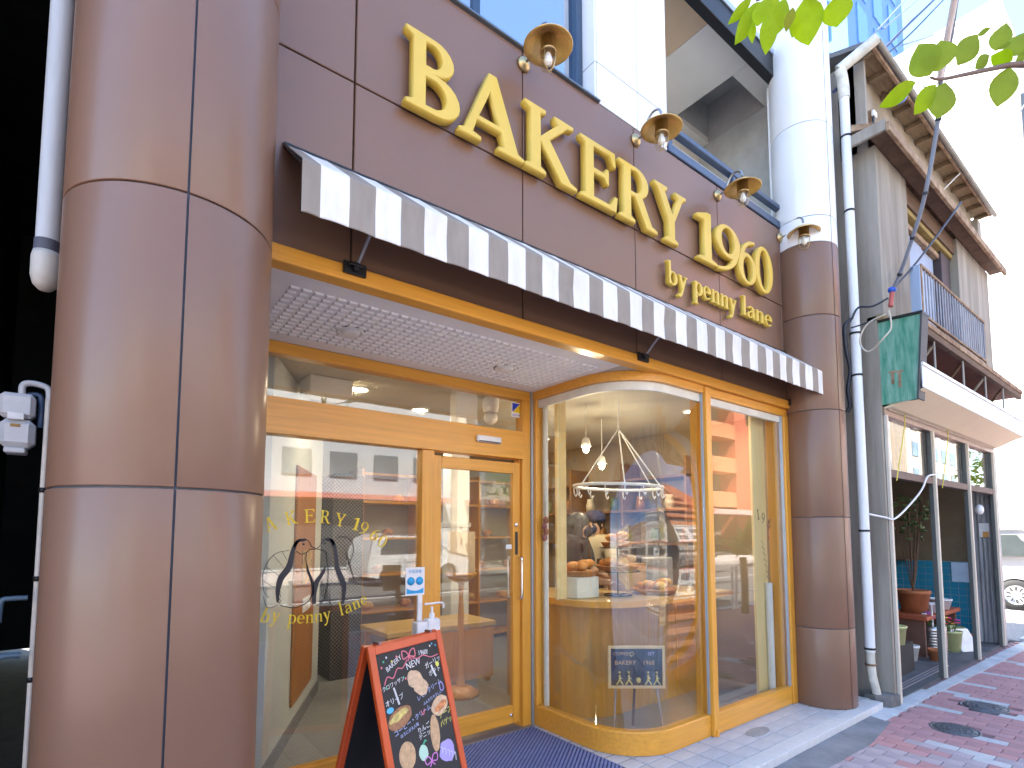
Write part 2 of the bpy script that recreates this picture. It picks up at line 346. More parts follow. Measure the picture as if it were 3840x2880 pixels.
for (a, b, r), lb in zip(manh, ('grey iron manhole cover in the red pavers nearest the step', 'patterned iron manhole cover in the red pavers in front of the old shop')):
    t = thing('manhole_cover', lb, 'manhole', (a, b, GZ), group='manhole covers')
    q = MB().lathe([(r+.015, -.03), (r+.015, .001), (r-.004, .001), (r-.004, -.004), (0, -.004)], 36, (a, b, GZ)); q.obj('frame', concl if b == 0 else iron, t)
    q = MB().lathe([(r-.008, -.02), (r-.008, 0.002), (0, .002)], 36, (a, b, GZ))
    for k in range(3):
        q.lathe([(r*(.25+.25*k)-.008, .002), (r*(.25+.25*k)-.006, .005), (r*(.25+.25*k)+.006, .005), (r*(.25+.25*k)+.008, .002)], 30, (a, b, GZ))
    for k in range(12):
        t2 = k*math.pi/6
        q.box(r*.3, r*.9, -.005, .005, .002, .005, mat=Matrix.Translation((a, b, GZ)) @ Matrix.Rotation(t2, 4, 'Z'))
    q.obj('cover', iron, t)
# pale concrete gutter strip along the old shop
gs = struct(MB().prism([(5.30, -.44), (6.58, -.47), (6.58, -.60), (5.25, -.585)], GZ-.04, GZ+.004).obj('gutter_strip', concl))
MB().prism([(6.60, -.51), (9.6, -.56), (10.6, -.60), (10.6, -.75), (6.60, -.615)], GZ-.04, GZ+.006).obj('gutter_strip_section', concl, gs)
struct(MB().prism([(3.0, -.40), (5.30, -.44), (5.26, -.62), (4.6, -.70), (3.0, -.66)], GZ-.04, GZ+.002).obj('cement_patch', M('cement_patch', (.22, .225, .24), .9, 0, .25, 4, bump=.3, bscale=60)))
# ================================================================ STEP (tiled platform)
stp = struct(MB().prism([(-.3, 1.2), (-.3, -.46), (5.515, -.46), (5.515, 1.2)], GZ-.1, -.012).obj('entrance_step', grout))
tm = MB().box(-.0962, .0962, -.0537, .0537, -.012, 0, bev=.0025).mesh('tile'); tm.materials.append(tile_m)
def inshop(x, y):
    if x > 2.86 and y > .5: return True
    if x > 3.25 and y > .08: return True
    return (x > 2.9 and y > .05 and (x-3.23)**2+(y-.45)**2 < .36**2)
for i in range(2, 28):
    for j in range(-3, 9):
        x = .0+i*.2; y = .0575+j*.115
        if inshop(x, y): continue
        o = bpy.data.objects.new('tile', tm); C.objects.link(o); o.parent = stp
        o.location = (x, y, random.uniform(-.0008, .0006)); o.rotation_euler = (random.uniform(-.003, .003), random.uniform(-.003, .003), 0)
nz = MB().box(-.0475, .0475, -.058, .058, -.058, 0, bev=.003).mesh('nosing_tile'); nz.materials.append(edge_tile)
for i in range(54):
    o = bpy.data.objects.new('nosing_tile', nz); C.objects.link(o); o.parent = stp
    o.location = (.42+i*.0965, -.4055, random.uniform(-.0015, .001)); o.rotation_euler = (random.uniform(-.006, .006), 0, random.uniform(-.004, .004))
for k in range(5):
    o = bpy.data.objects.new('nosing_tile', nz); C.objects.link(o); o.parent = stp; o.location = (5.555, -.30+k*.0965, 0); o.rotation_euler = (0, 0, R(90))
tag(MB().prism([(x*.14+4.02, y*.06-.15) for x, y in arc(0, 0, 1, 1, 0, 330, 11)], .0015, .004).obj('worn_patch', M('old_cement', (.30, .29, .28), .9, 0, .2, 12)), 'brown grey cement patch smeared on the step tiles', 'patch')
# doormat : blue ribbed, lying at the entrance
mt = thing('doormat', 'blue ribbed doormat in front of the glass door', 'mat', (2.04, .5, 0))
MX0, MX1, MY0, MY1 = 1.30, 2.745, .02, .955
MB().box(MX0, MX1, MY0, MY1, .001, .007, bev=.003).obj('base', matblue, mt)
rb = MB(); dx, dy = .80, .60; k = -1.2
while k < 2.2:
    # line p = (MX0,MY0) + k*(dy,-dx) + t*(dx,dy)
    ox, oy = MX0+k*dy, MY0-k*dx; t0 = max((MX0+.01-ox)/dx, (MY0+.01-oy)/dy); t1 = min((MX1-.01-ox)/dx, (MY1-.01-oy)/dy)
    if t1 > t0+.01: rb.box(t0, t1, -.0065, .0065, .007, .0125, mat=Matrix.Translation((ox, oy, 0)) @ Matrix.Rotation(math.atan2(dy, dx), 4, 'Z'))
    k += .025
stuff(rb.obj('ribs', M('mat_rib', (.17, .20, .38), .75, 0, .15, 30), mt))

# ================================================================ BAKERY BUILDING
bk = thing('bakery_building', 'bakery building with brown panelled ground floor and white panelled upper floor', 'building', (2.6, 0, 0))
bdark = B('wall_core', (.40, 5.06, .02, .12, 2.70, 4.325), dark, bk, 0)
xs = [.46, .877, 1.883, 2.882, 3.926, 4.955, 5.06]; zs = [2.695, 3.59, 4.33]
for i in range(6):
    for j in range(2):
        g = .004
        B('fascia_panel', (xs[i]+g, xs[i+1]-g, 0, .02, zs[j]+g, zs[j+1]-(g if j == 0 else 0)), brown, bk, .003)
def column(cx, cy, Rr, rows, seams=(-180, -90, 0, 90), nm='column'):
    core = MB().lathe([(Rr-.012, -.055), (Rr-.012, rows[-1][1])], 48, (cx, cy, 0)).obj(nm, joint_blue, bk)
    for z0, z1, mt in rows:
        for a in seams:
            q = MB(); g = math.degrees(.0035/Rr); n = 16; prof = [(Rr-.010, z0+.0035), (Rr-.001, z0+.0035), (Rr, z0+.006), (Rr, z1-.006), (Rr-.001, z1-.0035), (Rr-.010, z1-.0035)]
            q.lathe(prof, n*4//len(seams), (cx, cy, 0), 'z', a+g, a+360/len(seams)-g); q.obj('panel', mt, core)
    return core
column(.19, -.13, .312, [(-.05, .67, brown), (.67, 1.63, brown), (1.63, 2.55, brown), (2.55, 3.48, brown), (3.48, 4.33, brown), (4.33, 5.2, brown)])
column(5.22, -.12, .265, [(0, .67, brown), (.67, 1.626, brown), (1.626, 2.572, brown), (2.572, 3.43, brown), (3.43, 4.103, brown), (4.103, 4.35, white_panel), (4.35, 5.25, white_panel), (5.25, 7.2, white_panel), (7.2, 9.2, white_panel)], (-104, 76))
# wall return between column and panels, inner dark
# upper white panels
for x0, x1 in ((2.516, 2.93), (2.93, 3.27)):
    for z0, z1 in ((4.335, 4.62), (4.62, 7.2), (7.2, 9.2)):
        B('white_panel', (x0+.003, x1-.003, -.002, .03, z0+.003, z1-.003), white_panel, bk, .003)
B('wall_core', (2.52, 3.262, .03, .30, 4.335, 9.2), joint_blue, bk, 0)
for z0, z1 in ((4.335, 4.62), (4.62, 7.2)):
    B('reveal_panel', (2.500, 2.516, .004, .135, z0+.003, z1-.003), white_panel, bk, .002)
B('loggia_jamb', (3.262, 3.275, .0, 1.1, 4.4, 5.98), cream, bk, .002)
B('wall_core', (.2, 5.3, .3, 9.0, 6.7, 9.3), cream, bk, 0)
B('parapet_wall', (-.12, 5.5, .05, 9.0, 9.3, 10.2), white_panel, bk, 0)
# first-floor window
wn = B('window', (.5, 2.5, .15, .16, 4.40, 6.6), glb, bk, 0)
for b in ((.5, 2.5, .12, .18, 4.345, 4.40), (2.44, 2.498, .11, .18, 4.40, 6.6), (1.62, 1.67, .13, .18, 4.40, 6.6), (1.30, 1.335, .13, .18, 4.40, 6.6)):
    B('frame', b, M('window_frame_blue', (.05, .085, .14), .35, .4), wn, .004)
B('window_sill', (.5, 2.53, -.022, .13, 4.331, 4.345), M('sill_metal', (.16, .20, .24), .35, .6), bk, .003)
B('curtain', (1.72, 2.40, .26, .28, 4.4, 6.4), M('pale_blind', (.45, .55, .68), .8), bk, 0)
B('blind', (.5, 1.25, .26, .28, 4.4, 6.4), M('pale_blind'  , (.45, .55, .68)), bk, 0)
B('upper_room_back', (.3, 2.6, .9, .95, 4.3, 6.7), M('dim_room', (.12, .14, .17), .9), bk, 0)
# loggia
lg = B('loggia_ceiling', (3.275, 4.103, .09, 1.12, 5.98, 6.05), M('loggia_warm', (.66, .50, .33), .8, 0, .04), bk, .003)
for b in ((4.109, 4.79, .09, 1.12, 5.98, 6.05), (4.793, 5.44, .09, .31, 5.98, 6.05), (4.793, 5.44, .985, 1.12, 5.98, 6.05)):
    B('loggia_ceiling_board', b, cream, bk, .003)
rec = MB(); rec.box(4.77, 4.788, .30, .99, 6.05, 6.45).box(5.445, 5.46, .30, .99, 6.0, 6.45).box(4.788, 5.445, .29, .308, 6.05, 6.45).box(4.788, 5.445, .99, 1.0, 6.05, 6.45).box(4.77, 5.46, .29, 1.0, 6.45, 6.47)
rec.obj('ceiling_recess', M('recess_grey', (.45, .44, .43), .85), bk)
B('loggia_back_wall', (3.2, 5.5, 1.12, 1.2, 4.3, 6.7), cream, bk, 0)
B('loggia_side_wall', (5.452, 5.48, .0, 1.12, 4.3, 6.7), M('loggia_grey', (.52, .53, .52), .8), bk, 0)
B('loggia_pier', (5.075, 5.16, .0, .12, 4.4, 5.87), white_panel, bk, .003)
B('loggia_floor', (3.2, 5.46, .125, 1.12, 4.2, 4.33), cream, bk, 0)
B('loggia_door', (4.55, 5.3, 1.10, 1.119, 4.35, 5.25), M('dark_opening', (.01, .01, .012), .6), bk, 0)
B('loggia_vent', (3.277, 3.30, .25, .50, 4.9, 5.6), M('vent_dark', (.03, .03, .035), .5), bk, .004)
B('loggia_lintel', (3.275, 5.19, 0.004, .088, 5.868, 6.11), black, bk, .004)
B('lintel_flashing', (3.275, 5.2, -.012, .004, 6.075, 6.125), alu, bk, .003)
B('upper_wall', (3.27, 5.2, .0, .25, 6.13, 9.2), white_panel, bk, .003)
# railing of the loggia
rl = thing('balcony_railing', 'dark blue balcony railing above the brown fascia', 'railing', (4.2, 0, 4.33))
B('top_rail', (3.275, 5.075, -.012, .045, 4.525, 4.568), navyrail, rl, .005)
B('bottom_rail', (3.275, 5.075, -.012, .05, 4.336, 4.405), navyrail, rl, .005)
for x in (3.285, 4.18, 5.04): B('post', (x, x+.05, -.004, .042, 4.405, 4.525), navyrail, rl, .004)
B('infill_panel', (3.335, 4.18, .052, .058, 4.41, 4.485), M('infill', (.62, .62, .58), .6), rl, 0)
B('infill_panel', (4.23, 5.04, .052, .058, 4.41, 4.485), M('infill', (.62, .62, .58)), rl, 0)
# side walls, rear, roof to close the block
B('side_wall', (-.12, -.02, .2, 9, -.06, 9.3), M('side_render', (.10, .095, .09), .9, 0, .2, 3), bk, 0)
B('side_wall', (5.48, 5.52, .2, 9, -.06, 9.3), M('side_render_b', (.35, .35, .36), .9, 0, .2, 3), bk, 0)
B('rear_wall', (-.12, 5.52, 8.9, 9.0, -.06, 9.3), cream, bk, 0)
B('wall_left_upper', (-.12, .6, .02, .3, 4.33, 9.3), brown, bk, 0)
# ---- wooden beam, soffit
B('wood_beam', (.44, 5.255, -.035, .05, 2.617, 2.69), woodh, bk, .004)
sof = B('soffit', (.44, 2.80, .05, 1.0, 2.63, 2.68), soff, bk, 0)
cells = [(.664+.0275+i*.0555, .19+.0285+j*.057) for i in range(37) for j in range(12)]
cells = [c for c in cells if not any((c[0]-a)**2+(c[1]-b)**2 < .085**2 for a, b in ((1.105, .59), (2.215, .60)))]
cells = [c for c in cells if (c[0]-1.10)**2*.35+(c[1]-.45)**2 < 9]
cells.sort(key=lambda c: c[0]+.3*c[1])
pm_ = MB(); a, b, h = .0225, .017, .009
pm_.add([(-a, -a, 0), (a, -a, 0), (a, a, 0), (-a, a, 0), (-b, -b, -h), (b, -b, -h), (b, b, -h), (-b, b, -h)], [(4, 7, 6, 5), (0, 1, 5, 4), (1, 2, 6, 5), (2, 3, 7, 6), (3, 0, 4, 7)])
pmm = pm_.mesh('soffit_stud'); pmm.materials.append(soff)
rest = MB()
for k, (x, y) in enumerate(cells):
    if k < 300:
        o = bpy.data.objects.new('soffit_stud', pmm); C.objects.link(o); o.parent = sof; o.location = (x, y, 2.6305)
    else: rest.add([(p[0]+x, p[1]+y, p[2]+2.6305) for p in pm_.v], pm_.f)
stuff(rest.obj('soffit_stud_rest', soff, sof))
for (x, y), lb in zip(((1.105, .59), (2.215, .60)), ('round white downlight in the studded ceiling nearest the big column', 'round white downlight in the studded ceiling nearest the glass door')):
    t = thing('downlight', lb, 'ceiling light', (x, y, 2.63), group='entrance downlights')
    MB().lathe([(.078, 0), (.078, -.010), (.066, -.012), (.058, -.004), (.055, .0)], 32, (x, y, 2.63)).obj('trim_ring', cream, t)
    MB().lathe([(.086, -.0005), (.086, -.004), (.077, -.004)], 32, (x, y, 2.63)).obj('painted_shadow_ring', M('ring_shadow_brown', (.10, .08, .06), .8), t)  # raised dark ring, its colour stands in for shade round the trim
    MB().lathe([(.055, -.002), (.05, -.014), (.03, -.020), (0, -.022)], 28, (x, y, 2.63)).obj('lens', M('lamp_lens', (.85, .82, .75), .4), t)
# ================================================================ SHOP WINDOW (curved corner)
PATH = [(2.79, 1.0), (2.79, .72)]+arc(3.23, .45, .44, .44, 180, 270, 20)+[(3.66, .01)]
def sweep(path, prof, smooth=False):
    n = len(path); k = len(prof); vs = []; fs = []
    for i, (x, y) in enumerate(path):
        a = path[max(i-1, 0)]; b = path[min(i+1, n-1)]; t = Vector((b[0]-a[0], b[1]-a[1])).normalized(); nn = (-t.y, t.x)   # inward = left of travel
        vs += [(x+nn[0]*o, y+nn[1]*o, z) for o, z in prof]
    for i in range(n-1):
        fs += [(i*k+j, i*k+(j+1) % k, (i+1)*k+(j+1) % k, (i+1)*k+j) for j in range(k)]
    q = MB(); q.add(vs, fs, smooth); q.add(vs[:k], [tuple(range(k))]); q.add(vs[-k:], [tuple(range(k))[::-1]]); return q
sw = thing('shop_window', 'curved corner shop window with orange wooden frame beside the door', 'window', (3.4, .2, 0))
sweep(PATH, [(0, .002), (0, .148), (.006, .155), (.07, .155), (.07, .002)]).obj('sill', woodh, sw)
sweep(PATH, [(-.012, 2.562), (-.012, 2.629), (.07, 2.629), (.07, 2.562)]).obj('head', woodh, sw)
sweep(PATH, [(.02, 2.50), (.02, 2.561), (.05, 2.561), (.05, 2.50)]).obj('head_stop', M('head_white', (.70, .69, .62), .5), sw)
sweep(PATH[1:], [(.030, .156), (.030, 2.561), (.038, 2.561), (.038, .156)], True).obj('curved_glass', glc, sw)
sweep(PATH[:2], [(.030, .156), (.030, 2.561), (.038, 2.561), (.038, .156)]).obj('glass', glc, sw)
B('end_post', (2.786, 2.84, .955, 1.0, .156, 2.561), wood, sw)
B('end_post', (2.845, 2.885, .95, .99, .156, 2.561), wood, sw)
B('gasket', (2.768, 2.786, .985, 1.03, .0, 2.63), alu, sw, .002)
B('mullion', (3.664, 3.73, -.018, .075, .0, 2.612), wood, sw, .004)
B('gasket', (3.652, 3.663, .01, .03, .156, 2.56), alu, sw, .001)
B('inner_mullion', (3.622, 3.650, .055, .10, .156, 2.56), wood, sw, .003)
B('bracket', (3.685, 3.71, -.03, -.018, .0, .05), wood, sw, .003)
B('sill', (3.733, 4.895, .0, .07, .002, .152), woodh, sw, .004)
B('head', (3.733, 4.99, .0, .09, 2.548, 2.615), woodh, sw, .003)
B('head_stop', (3.733, 4.895, .022, .06, 2.49, 2.547), M('head_white', (.7, .69, .62)), sw, .002)
B('flat_glass', (3.731, 4.897, .030, .038, .153, 2.548), gl, sw, 0)
B('end_post', (4.905, 4.99, -.012, .09, .0, 2.547), wood, sw, .004)
B('gasket', (4.893, 4.904, .006, .03, .153, 2.547), alu, sw, .001)
B('inner_post', (4.825, 4.885, .045, .12, .0, 2.6), wood, sw, .003)
# ================================================================ ENTRANCE FRAME + DOOR
en = thing('entrance_frame', 'orange wooden entrance frame with transom glass and fixed side pane', 'door frame', (1.6, 1.04, 0))
B('top_rail', (.46, 2.765, 1.0, 1.085, 2.556, 2.629), woodh, en)
B('transom_beam', (.46, 2.684, .985, 1.09, 2.073, 2.292), woodh, en)
B('jamb', (2.685, 2.766, 1.001, 1.09, .0, 2.555), wood, en)
B('jamb_stop', (2.672, 2.684, 1.03, 1.09, .0, 2.072), wood, en, .002)
B('post', (1.79, 1.886, .998, 1.09, .0, 2.072), wood, en)
B('post', (.46, .55, .998, 1.09, .0, 2.072), wood, en)
B('bottom_rail', (.551, 1.789, 1.0, 1.08, .0, .118), woodh, en)
B('threshold', (.46, 2.766, .96, 1.1, -.004, .006), M('threshold_steel', (.32, .32, .33), .45, .6), en, .002)
B('transom_glass', (.46, 2.684, 1.045, 1.053, 2.293, 2.555), gl, en, 0)
B('fixed_glass', (.551, 1.789, 1.035, 1.043, .119, 2.072), gl, en, 0)
def mesh_wires(x0, x1, z0, z1, y, name, parent, p=.024):
    q = MB(); r = .00045
    for s in (1, -1):
        L0 = -(z1-z0); k = L0
        while k < (x1-x0):
            # line x = x0+k + t, z = z0+t  (slope 1.3)
            t0 = max(0, -k); t1 = min((z1-z0), (x1-x0)-k)
            if t1 > t0:
                za, zb = (z0+t0, z0+t1) if s == 1 else (z1-t0, z1-t1)
                q.box(0, 1, -r, r, -r, r, mat=Matrix(((x0+k+t1-(x0+k+t0), 0, 0, x0+k+t0), (0, 1, 0, y), (zb-za, 0, 1, za), (0, 0, 0, 1))))
            k += p
    return stuff(q.obj(name, wire_m, parent))
mesh_wires(.552, 1.788, .12, 2.07, 1.0395, 'wire_mesh', en)
dr = thing('entrance_door', 'orange wooden sliding door with wired glass and tall steel handle', 'door', (2.28, 1.05, 0))
yd0, yd1 = 1.028, 1.068
B('stile', (1.887, 1.962, yd0, yd1, .04, 2.045), wood, dr)
B('stile', (2.612, 2.671, yd0, yd1, .04, 2.045), wood, dr)
B('top_rail', (1.963, 2.611, yd0+.001, yd1-.001, 1.957, 2.044), woodh, dr)
B('bottom_rail', (1.963, 2.611, yd0+.001, yd1-.001, .04, .172), woodh, dr)
B('glass', (1.963, 2.611, 1.045, 1.053, .173, 1.956), gl, dr, 0)
mesh_wires(1.964, 2.61, .174, 1.955, 1.049, 'wire_mesh', dr)
def handle(y): return spline([(2.655, y+.045, 1.295), (2.655, y+.01, 1.295), (2.655, y, 1.28), (2.655, y, 1.14), (2.655, y, 1.0), (2.655, y+.01, .985), (2.655, y+.045, .985)], 4)
MB().tube(handle(.975), .0105, 10).obj('handle', chrome, dr)
MB().tube([(p[0]-.02, 2*1.048-p[1], p[2]) for p in handle(.975)], .0105, 10).obj('handle', chrome, dr)
B('lock_plate', (2.628, 2.655, yd0-.006, yd0-.0005, 1.32, 1.50), M('lock_brown', (.06, .05, .05), .3, .6), dr, .003)
MB().lathe([(.018, 0), (.018, -.01), (.012, -.014), (0, -.014)], 20, (2.64, yd0, 1.555), 'y').obj('lock_cylinder', chrome, dr)
MB().lathe([(.014, 0), (.012, -.008), (0, -.009)], 16, (2.59, yd0, .105), 'y').obj('floor_lock', chrome, dr)
B('notice_sticker', (2.55, 2.605, 1.0405, 1.0415, 1.365, 1.40), M('paper_white', (.8, .8, .8), .6), dr, 0)
t = thing('door_sensor', 'slim white automatic door sensor on the transom beam', 'sensor', (2.33, .985, 2.19))
B('case', (2.225, 2.445, .955, .9845, 2.168, 2.218), M('sensor_white', (.78, .78, .80), .35), t, .006)
B('window', (2.235, 2.435, .9545, .956, 2.17, 2.178), black, t, 0)
st = thing('security_sticker', 'white blue and yellow security sticker on the transom glass', 'sticker', (2.65, 1.044, 2.47))
B('backing', (2.605, 2.695, 1.0405, 1.0425, 2.415, 2.535), M('paper_white', (.8, .8, .8)), st, 0)
MB().prism([(2.613, 2.455), (2.613, 2.527), (2.687, 2.527)], 1.0385, 1.0402, 'y').obj('blue_field', M('ink_blue', (.01, .05, .5), .5), st)
MB().prism([(2.615, 2.453), (2.687, 2.523), (2.687, 2.453)], 1.0385, 1.0402, 'y').obj('yellow_field', M('ink_yellow', (.85, .62, .01), .5), st)
link('lettering', text_mesh('ALSOK', .026, Matrix.Translation((2.612, 1.0392, 2.424)) @ FR, .0002), M('ink_blue', (.01, .05, .5)), st)
# ================================================================ AWNING
aw = thing('awning', 'grey and white striped shop awning under the gold letters', 'awning', (2.9, 0, 2.7))
AX0, AX1, AY, AZ0, AZ1, AZB = .567, 5.165, -.30, 2.705, 2.915, 3.155
xe = [AX0, .637]; n = 41
xe += [.637+(AX1-.637)*i/(n-1) for i in range(1, n)]
rr = random.Random(3)
for i in range(n):
    x0, x1 = xe[i], xe[i+1]; mt = stripe_g if i % 2 == 0 else stripe_w
    q = MB(); k = 4; j0, j1 = rr.uniform(-.004, .004), rr.uniform(-.004, .004)
    def prof(u, bow):
        return [(0, AZB), (AY+.004, AZ1+.004), (AY-.002+bow*.3, AZ1-.008), (AY+bow, (AZ0+AZ1)/2), (AY-.002+bow*.5, AZ0)]
    vs = []; fs = []
    for a in range(k+1):
        u = a/k; bow = .006*math.sin((x0+(x1-x0)*u)*7.3)+.004*math.sin((x0+(x1-x0)*u)*23)
        sag = .003*math.sin(u*math.pi)
        for (y, z) in prof(u, bow): vs.append((x0+(x1-x0)*u, y, z-(sag if z > 2.8 else -sag)))
        for (y, z) in prof(u, bow)[::-1]: vs.append((x0+(x1-x0)*u, y+.003, z-.003-(sag if z > 2.8 else -sag)))
    p = 10
    for a in range(k): fs += [(a*p+j, (a+1)*p+j, (a+1)*p+(j+1) % p, a*p+(j+1) % p) for j in range(p)]
    q.add(vs, fs, False); q.add(vs[:p], [tuple(range(p))]); q.add(vs[-p:], [tuple(range(p))[::-1]])
    q.obj('stripe', mt, aw)
B('front_bar', (AX0+.01, AX1-.01, AY+.006, AY+.03, AZ1-.035, AZ1-.008), M('bar_grey', (.5, .5, .5), .4, .6), aw)
B('rear_bar', (AX0+.005, AX1-.005, -.02, -.002, AZB-.028, AZB-.004), black, aw)
for x in (AX0+.006, AX1-.012): MB().tube([(x, -.01, AZB-.012), (x, AY+.015, AZ1-.012)], .008, 6).obj('side_bar', black, aw)
MB().tube([(AX0+.006, AY+.012, AZ1-.02), (AX0+.006, AY+.012, AZ0)], .006, 6).obj('side_bar', black, aw)
for x in (.875, 2.886, 5.0):
    MB().tube(spline([(x, -.045, 2.685), (x+.01, -.075, 2.70), (x+.02, -.13, 2.76), (x+.03, AY+.02, AZ1-.03)], 5), .009, 8).obj('arm', M('arm_grey', (.25, .25, .26), .35, .7) if x < 4 else black, aw)
    br = MB().box(x-.05, x+.055, -.055, -.0355, 2.645, 2.70, bev=.003); br.box(x-.012, x+.016, -.075, -.055, 2.655, 2.695, bev=.003); br.tube([(x-.03, -.07, 2.68), (x+.03, -.07, 2.68)], .007, 8)
    br.obj('bracket', black, aw)
# ================================================================ SIGN LETTERS
sg = thing('sign_lettering', 'large raised gold serif letters reading BAKERY 1960 on the brown wall', 'sign', (2.9, -.03, 3.575))
ZB, CH = 3.577, .398
for ch, x0, x1 in (('B', 1.105, 1.415), ('A', 1.41, 1.838), ('K', 1.85, 2.258), ('E', 2.295, 2.635), ('R', 2.652, 3.036), ('Y', 3.022, 3.392), ('1', 3.525, 3.812), ('9', 3.803, 4.155), ('6', 4.12, 4.40), ('0', 4.39, 4.686)):
    sx = (x1-x0)/GL[ch][0]
    me = glyph(ch, sx, CH, .020, .006, Matrix.Translation((x0, -.042, ZB)) @ FR, -.0035)
    link('letter', me, gold, sg)
s2 = thing('sign_lettering', 'small raised gold letters reading by penny lane under the big name', 'sign', (4, -.03, 3.28))
def small_word(word, x0, x1, zb, h, par, mt, ext, bev, y):
    tot = sum(GL[c][0] for c in word)+.03*(len(word)-1); k = (x1-x0)/tot; x = x0
    for c in word:
        link('letter', glyph(c, k, h, ext, bev, Matrix.Translation((x, y, zb)) @ FR), mt, par); x += (GL[c][0]+.03)*k
small_word('by', 3.175, 3.42, 3.275, .172, s2, gold, .016, .003, -.032)
small_word('penny', 3.50, 4.10, 3.285, .172, s2, gold, .016, .003, -.032)
small_word('lane', 4.19, 4.685, 3.30, .165, s2, gold, .016, .003, -.032)
# ================================================================ BRASS LAMPS
def lamp(loc, lb):
    t = thing('wall_lamp', lb, 'wall lamp', loc, 0, 'brass lamps above the sign')
    MB().lathe([(0, 0), (.046, 0), (.046, -.010), (.036, -.022), (.016, -.034), (0, -.036)], 24, (0, -.0005, 0), 'y').obj('wall_plate', brassd, t, True)
    MB().tube(spline([(0, -.03, .0), (0, -.06, .0), (0, -.085, .02), (0, -.10, .06), (0, -.13, .10), (0, -.17, .115), (0, -.21, .095), (0, -.222, .05)], 5), .0085, 10).obj('arm', M('arm_steel', (.35, .36, .38), .35, .9), t, True)
    MB().lathe([(0, .012), (.04, .01), (.09, -.008), (.134, -.042), (.138, -.046), (.134, -.049), (.09, -.016), (.04, .002), (0, .004)], 40, (0, -.222, -.005)).obj('shade', brass, t, True)
    cg = MB().lathe([(0, .0), (.043, .0), (.043, -.07), (.046, -.072), (.046, -.082), (.040, -.084)], 28, (0, -.222, -.008)).obj('socket', brassd, t, True)
    MB().lathe([(.038, -.078), (.039, -.13), (.036, -.155), (.026, -.176), (.012, -.186), (0, -.188)], 28, (0, -.222, -.008)).obj('glass_jar', bulb_glass, t, True)
    bl = MB().lathe([(.012, -.084), (.018, -.105), (.024, -.125), (.020, -.145), (0, -.155)], 20, (0, -.222, -.008)); bl.obj('bulb', M('frosted_bulb', (.80, .78, .74), .35), t, True)
    cg = MB()
    for k in range(4):
        a = k*math.pi/2+.4; c, s = math.cos(a), math.sin(a)
        cg.tube([(c*.044, s*.044-.222, -.085), (c*.044, s*.044-.222, -.15), (c*.03, s*.03-.222, -.188), (0, -.222, -.202)], .0022, 6)
    cg.obj('cage', brassd, t, True)
for x, lb in ((1.886, 'brass wall lamp above the letters B and A'), (2.899, 'brass wall lamp above the letter R, below the white wall'), (3.925, 'brass wall lamp above the number 1960 by the balcony railing'), (4.968, 'brass wall lamp at the far right end next to the white column')):
    lamp((x, 0, 4.243), lb)
# ================================================================ GLASS DECALS (gold lettering and penguins)
dc = thing('window_decal', 'gold arched lettering and two line drawn penguins on the fixed pane', 'decal', (1.13, 1.03, 1.3))
ink = M('decal_gold', (.80, .60, .03), .5); inkb = M('decal_black', (.02, .022, .035), .5)
yd = 1.0325
arcs = [('B', .735, 1.445, 28), ('A', .835, 1.505, 22), ('K', .945, 1.545, 14), ('E', 1.045, 1.563, 4), ('R', 1.135, 1.563, -4), ('Y', 1.225, 1.55, -10), ('1', 1.335, 1.527, -16), ('9', 1.385, 1.503, -20), ('6', 1.455, 1.465, -26), ('0', 1.51, 1.425, -30)]
for ch, x, z, a in arcs:
    hh = .082; m_ = Matrix.Translation((x-.03, yd, z-.01)) @ Matrix.Rotation(R(-a), 4, 'Y') @ FR
    link('letter', glyph(ch, .066/GL[ch][0]*(.8 if ch in '1960' else 1), hh, .0003, 0, m_, .0007), ink, dc)
for ch, x, z, a in [('b', .775, .99, -22), ('y', .835, .985, -16), ('p', .93, .962, -8), ('e', .985, .955, -4), ('n', 1.035, .951, 0), ('n', 1.09, .951, 3), ('y', 1.145, .955, 8), ('l', 1.25, .975, 14), ('a', 1.285, .985, 17), ('n', 1.335, 1.003, 20), ('e', 1.39, 1.025, 24)]:
    link('letter', glyph(ch, .075, .085, .0003, 0, Matrix.Translation((x, yd, z)) @ Matrix.Rotation(R(-a), 4, 'Y') @ FR, .0007), ink, dc)
def flat(pts, name, mat, par, y=yd, th=.0006): return MB().prism(pts, y-th, y, 'y').obj(name, mat, par)
def line(par, pts, r, mat, name='stroke', y=yd): return MB().tube([(a, y-r, b) for a, b in pts], r, 4).obj(name, mat, par)
def smooth2(pts, k=5): return [(p.x, p.y) for p in spline([(a, b, 0) for a, b in pts], k)]
# left penguin (faces right): black back, flipper, head outline
px = lambda l, f=1, x0=0: [(x0+f*a, b) for a, b in l]
back = smooth2([(.985, 1.452), (.955, 1.43), (.935, 1.375), (.915, 1.30), (.872, 1.235), (.86, 1.16), (.868, 1.09)])+smooth2([(.880, 1.085), (.885, 1.15), (.905, 1.22), (.945, 1.275), (.958, 1.34), (.965, 1.40), (.982, 1.435), (1.0, 1.452)])
flat(back, 'penguin_back', inkb, dc)
line(dc, smooth2([(.985, 1.452), (1.02, 1.456), (1.048, 1.435), (1.058, 1.412), (1.085, 1.395), (1.05, 1.392), (1.03, 1.372)]), .0027, inkb, 'penguin_outline')
line(dc, smooth2([(.968, 1.385), (1.0, 1.365), (1.022, 1.372), (1.03, 1.372), (1.028, 1.33), (1.045, 1.27), (1.068, 1.20), (1.068, 1.12), (1.04, 1.075), (.97, 1.05), (.89, 1.07)]), .0027, inkb, 'penguin_outline')
flat(arc(1.012, 1.425, .007, .007, 0, 330, 9), 'penguin_eye', inkb, dc)
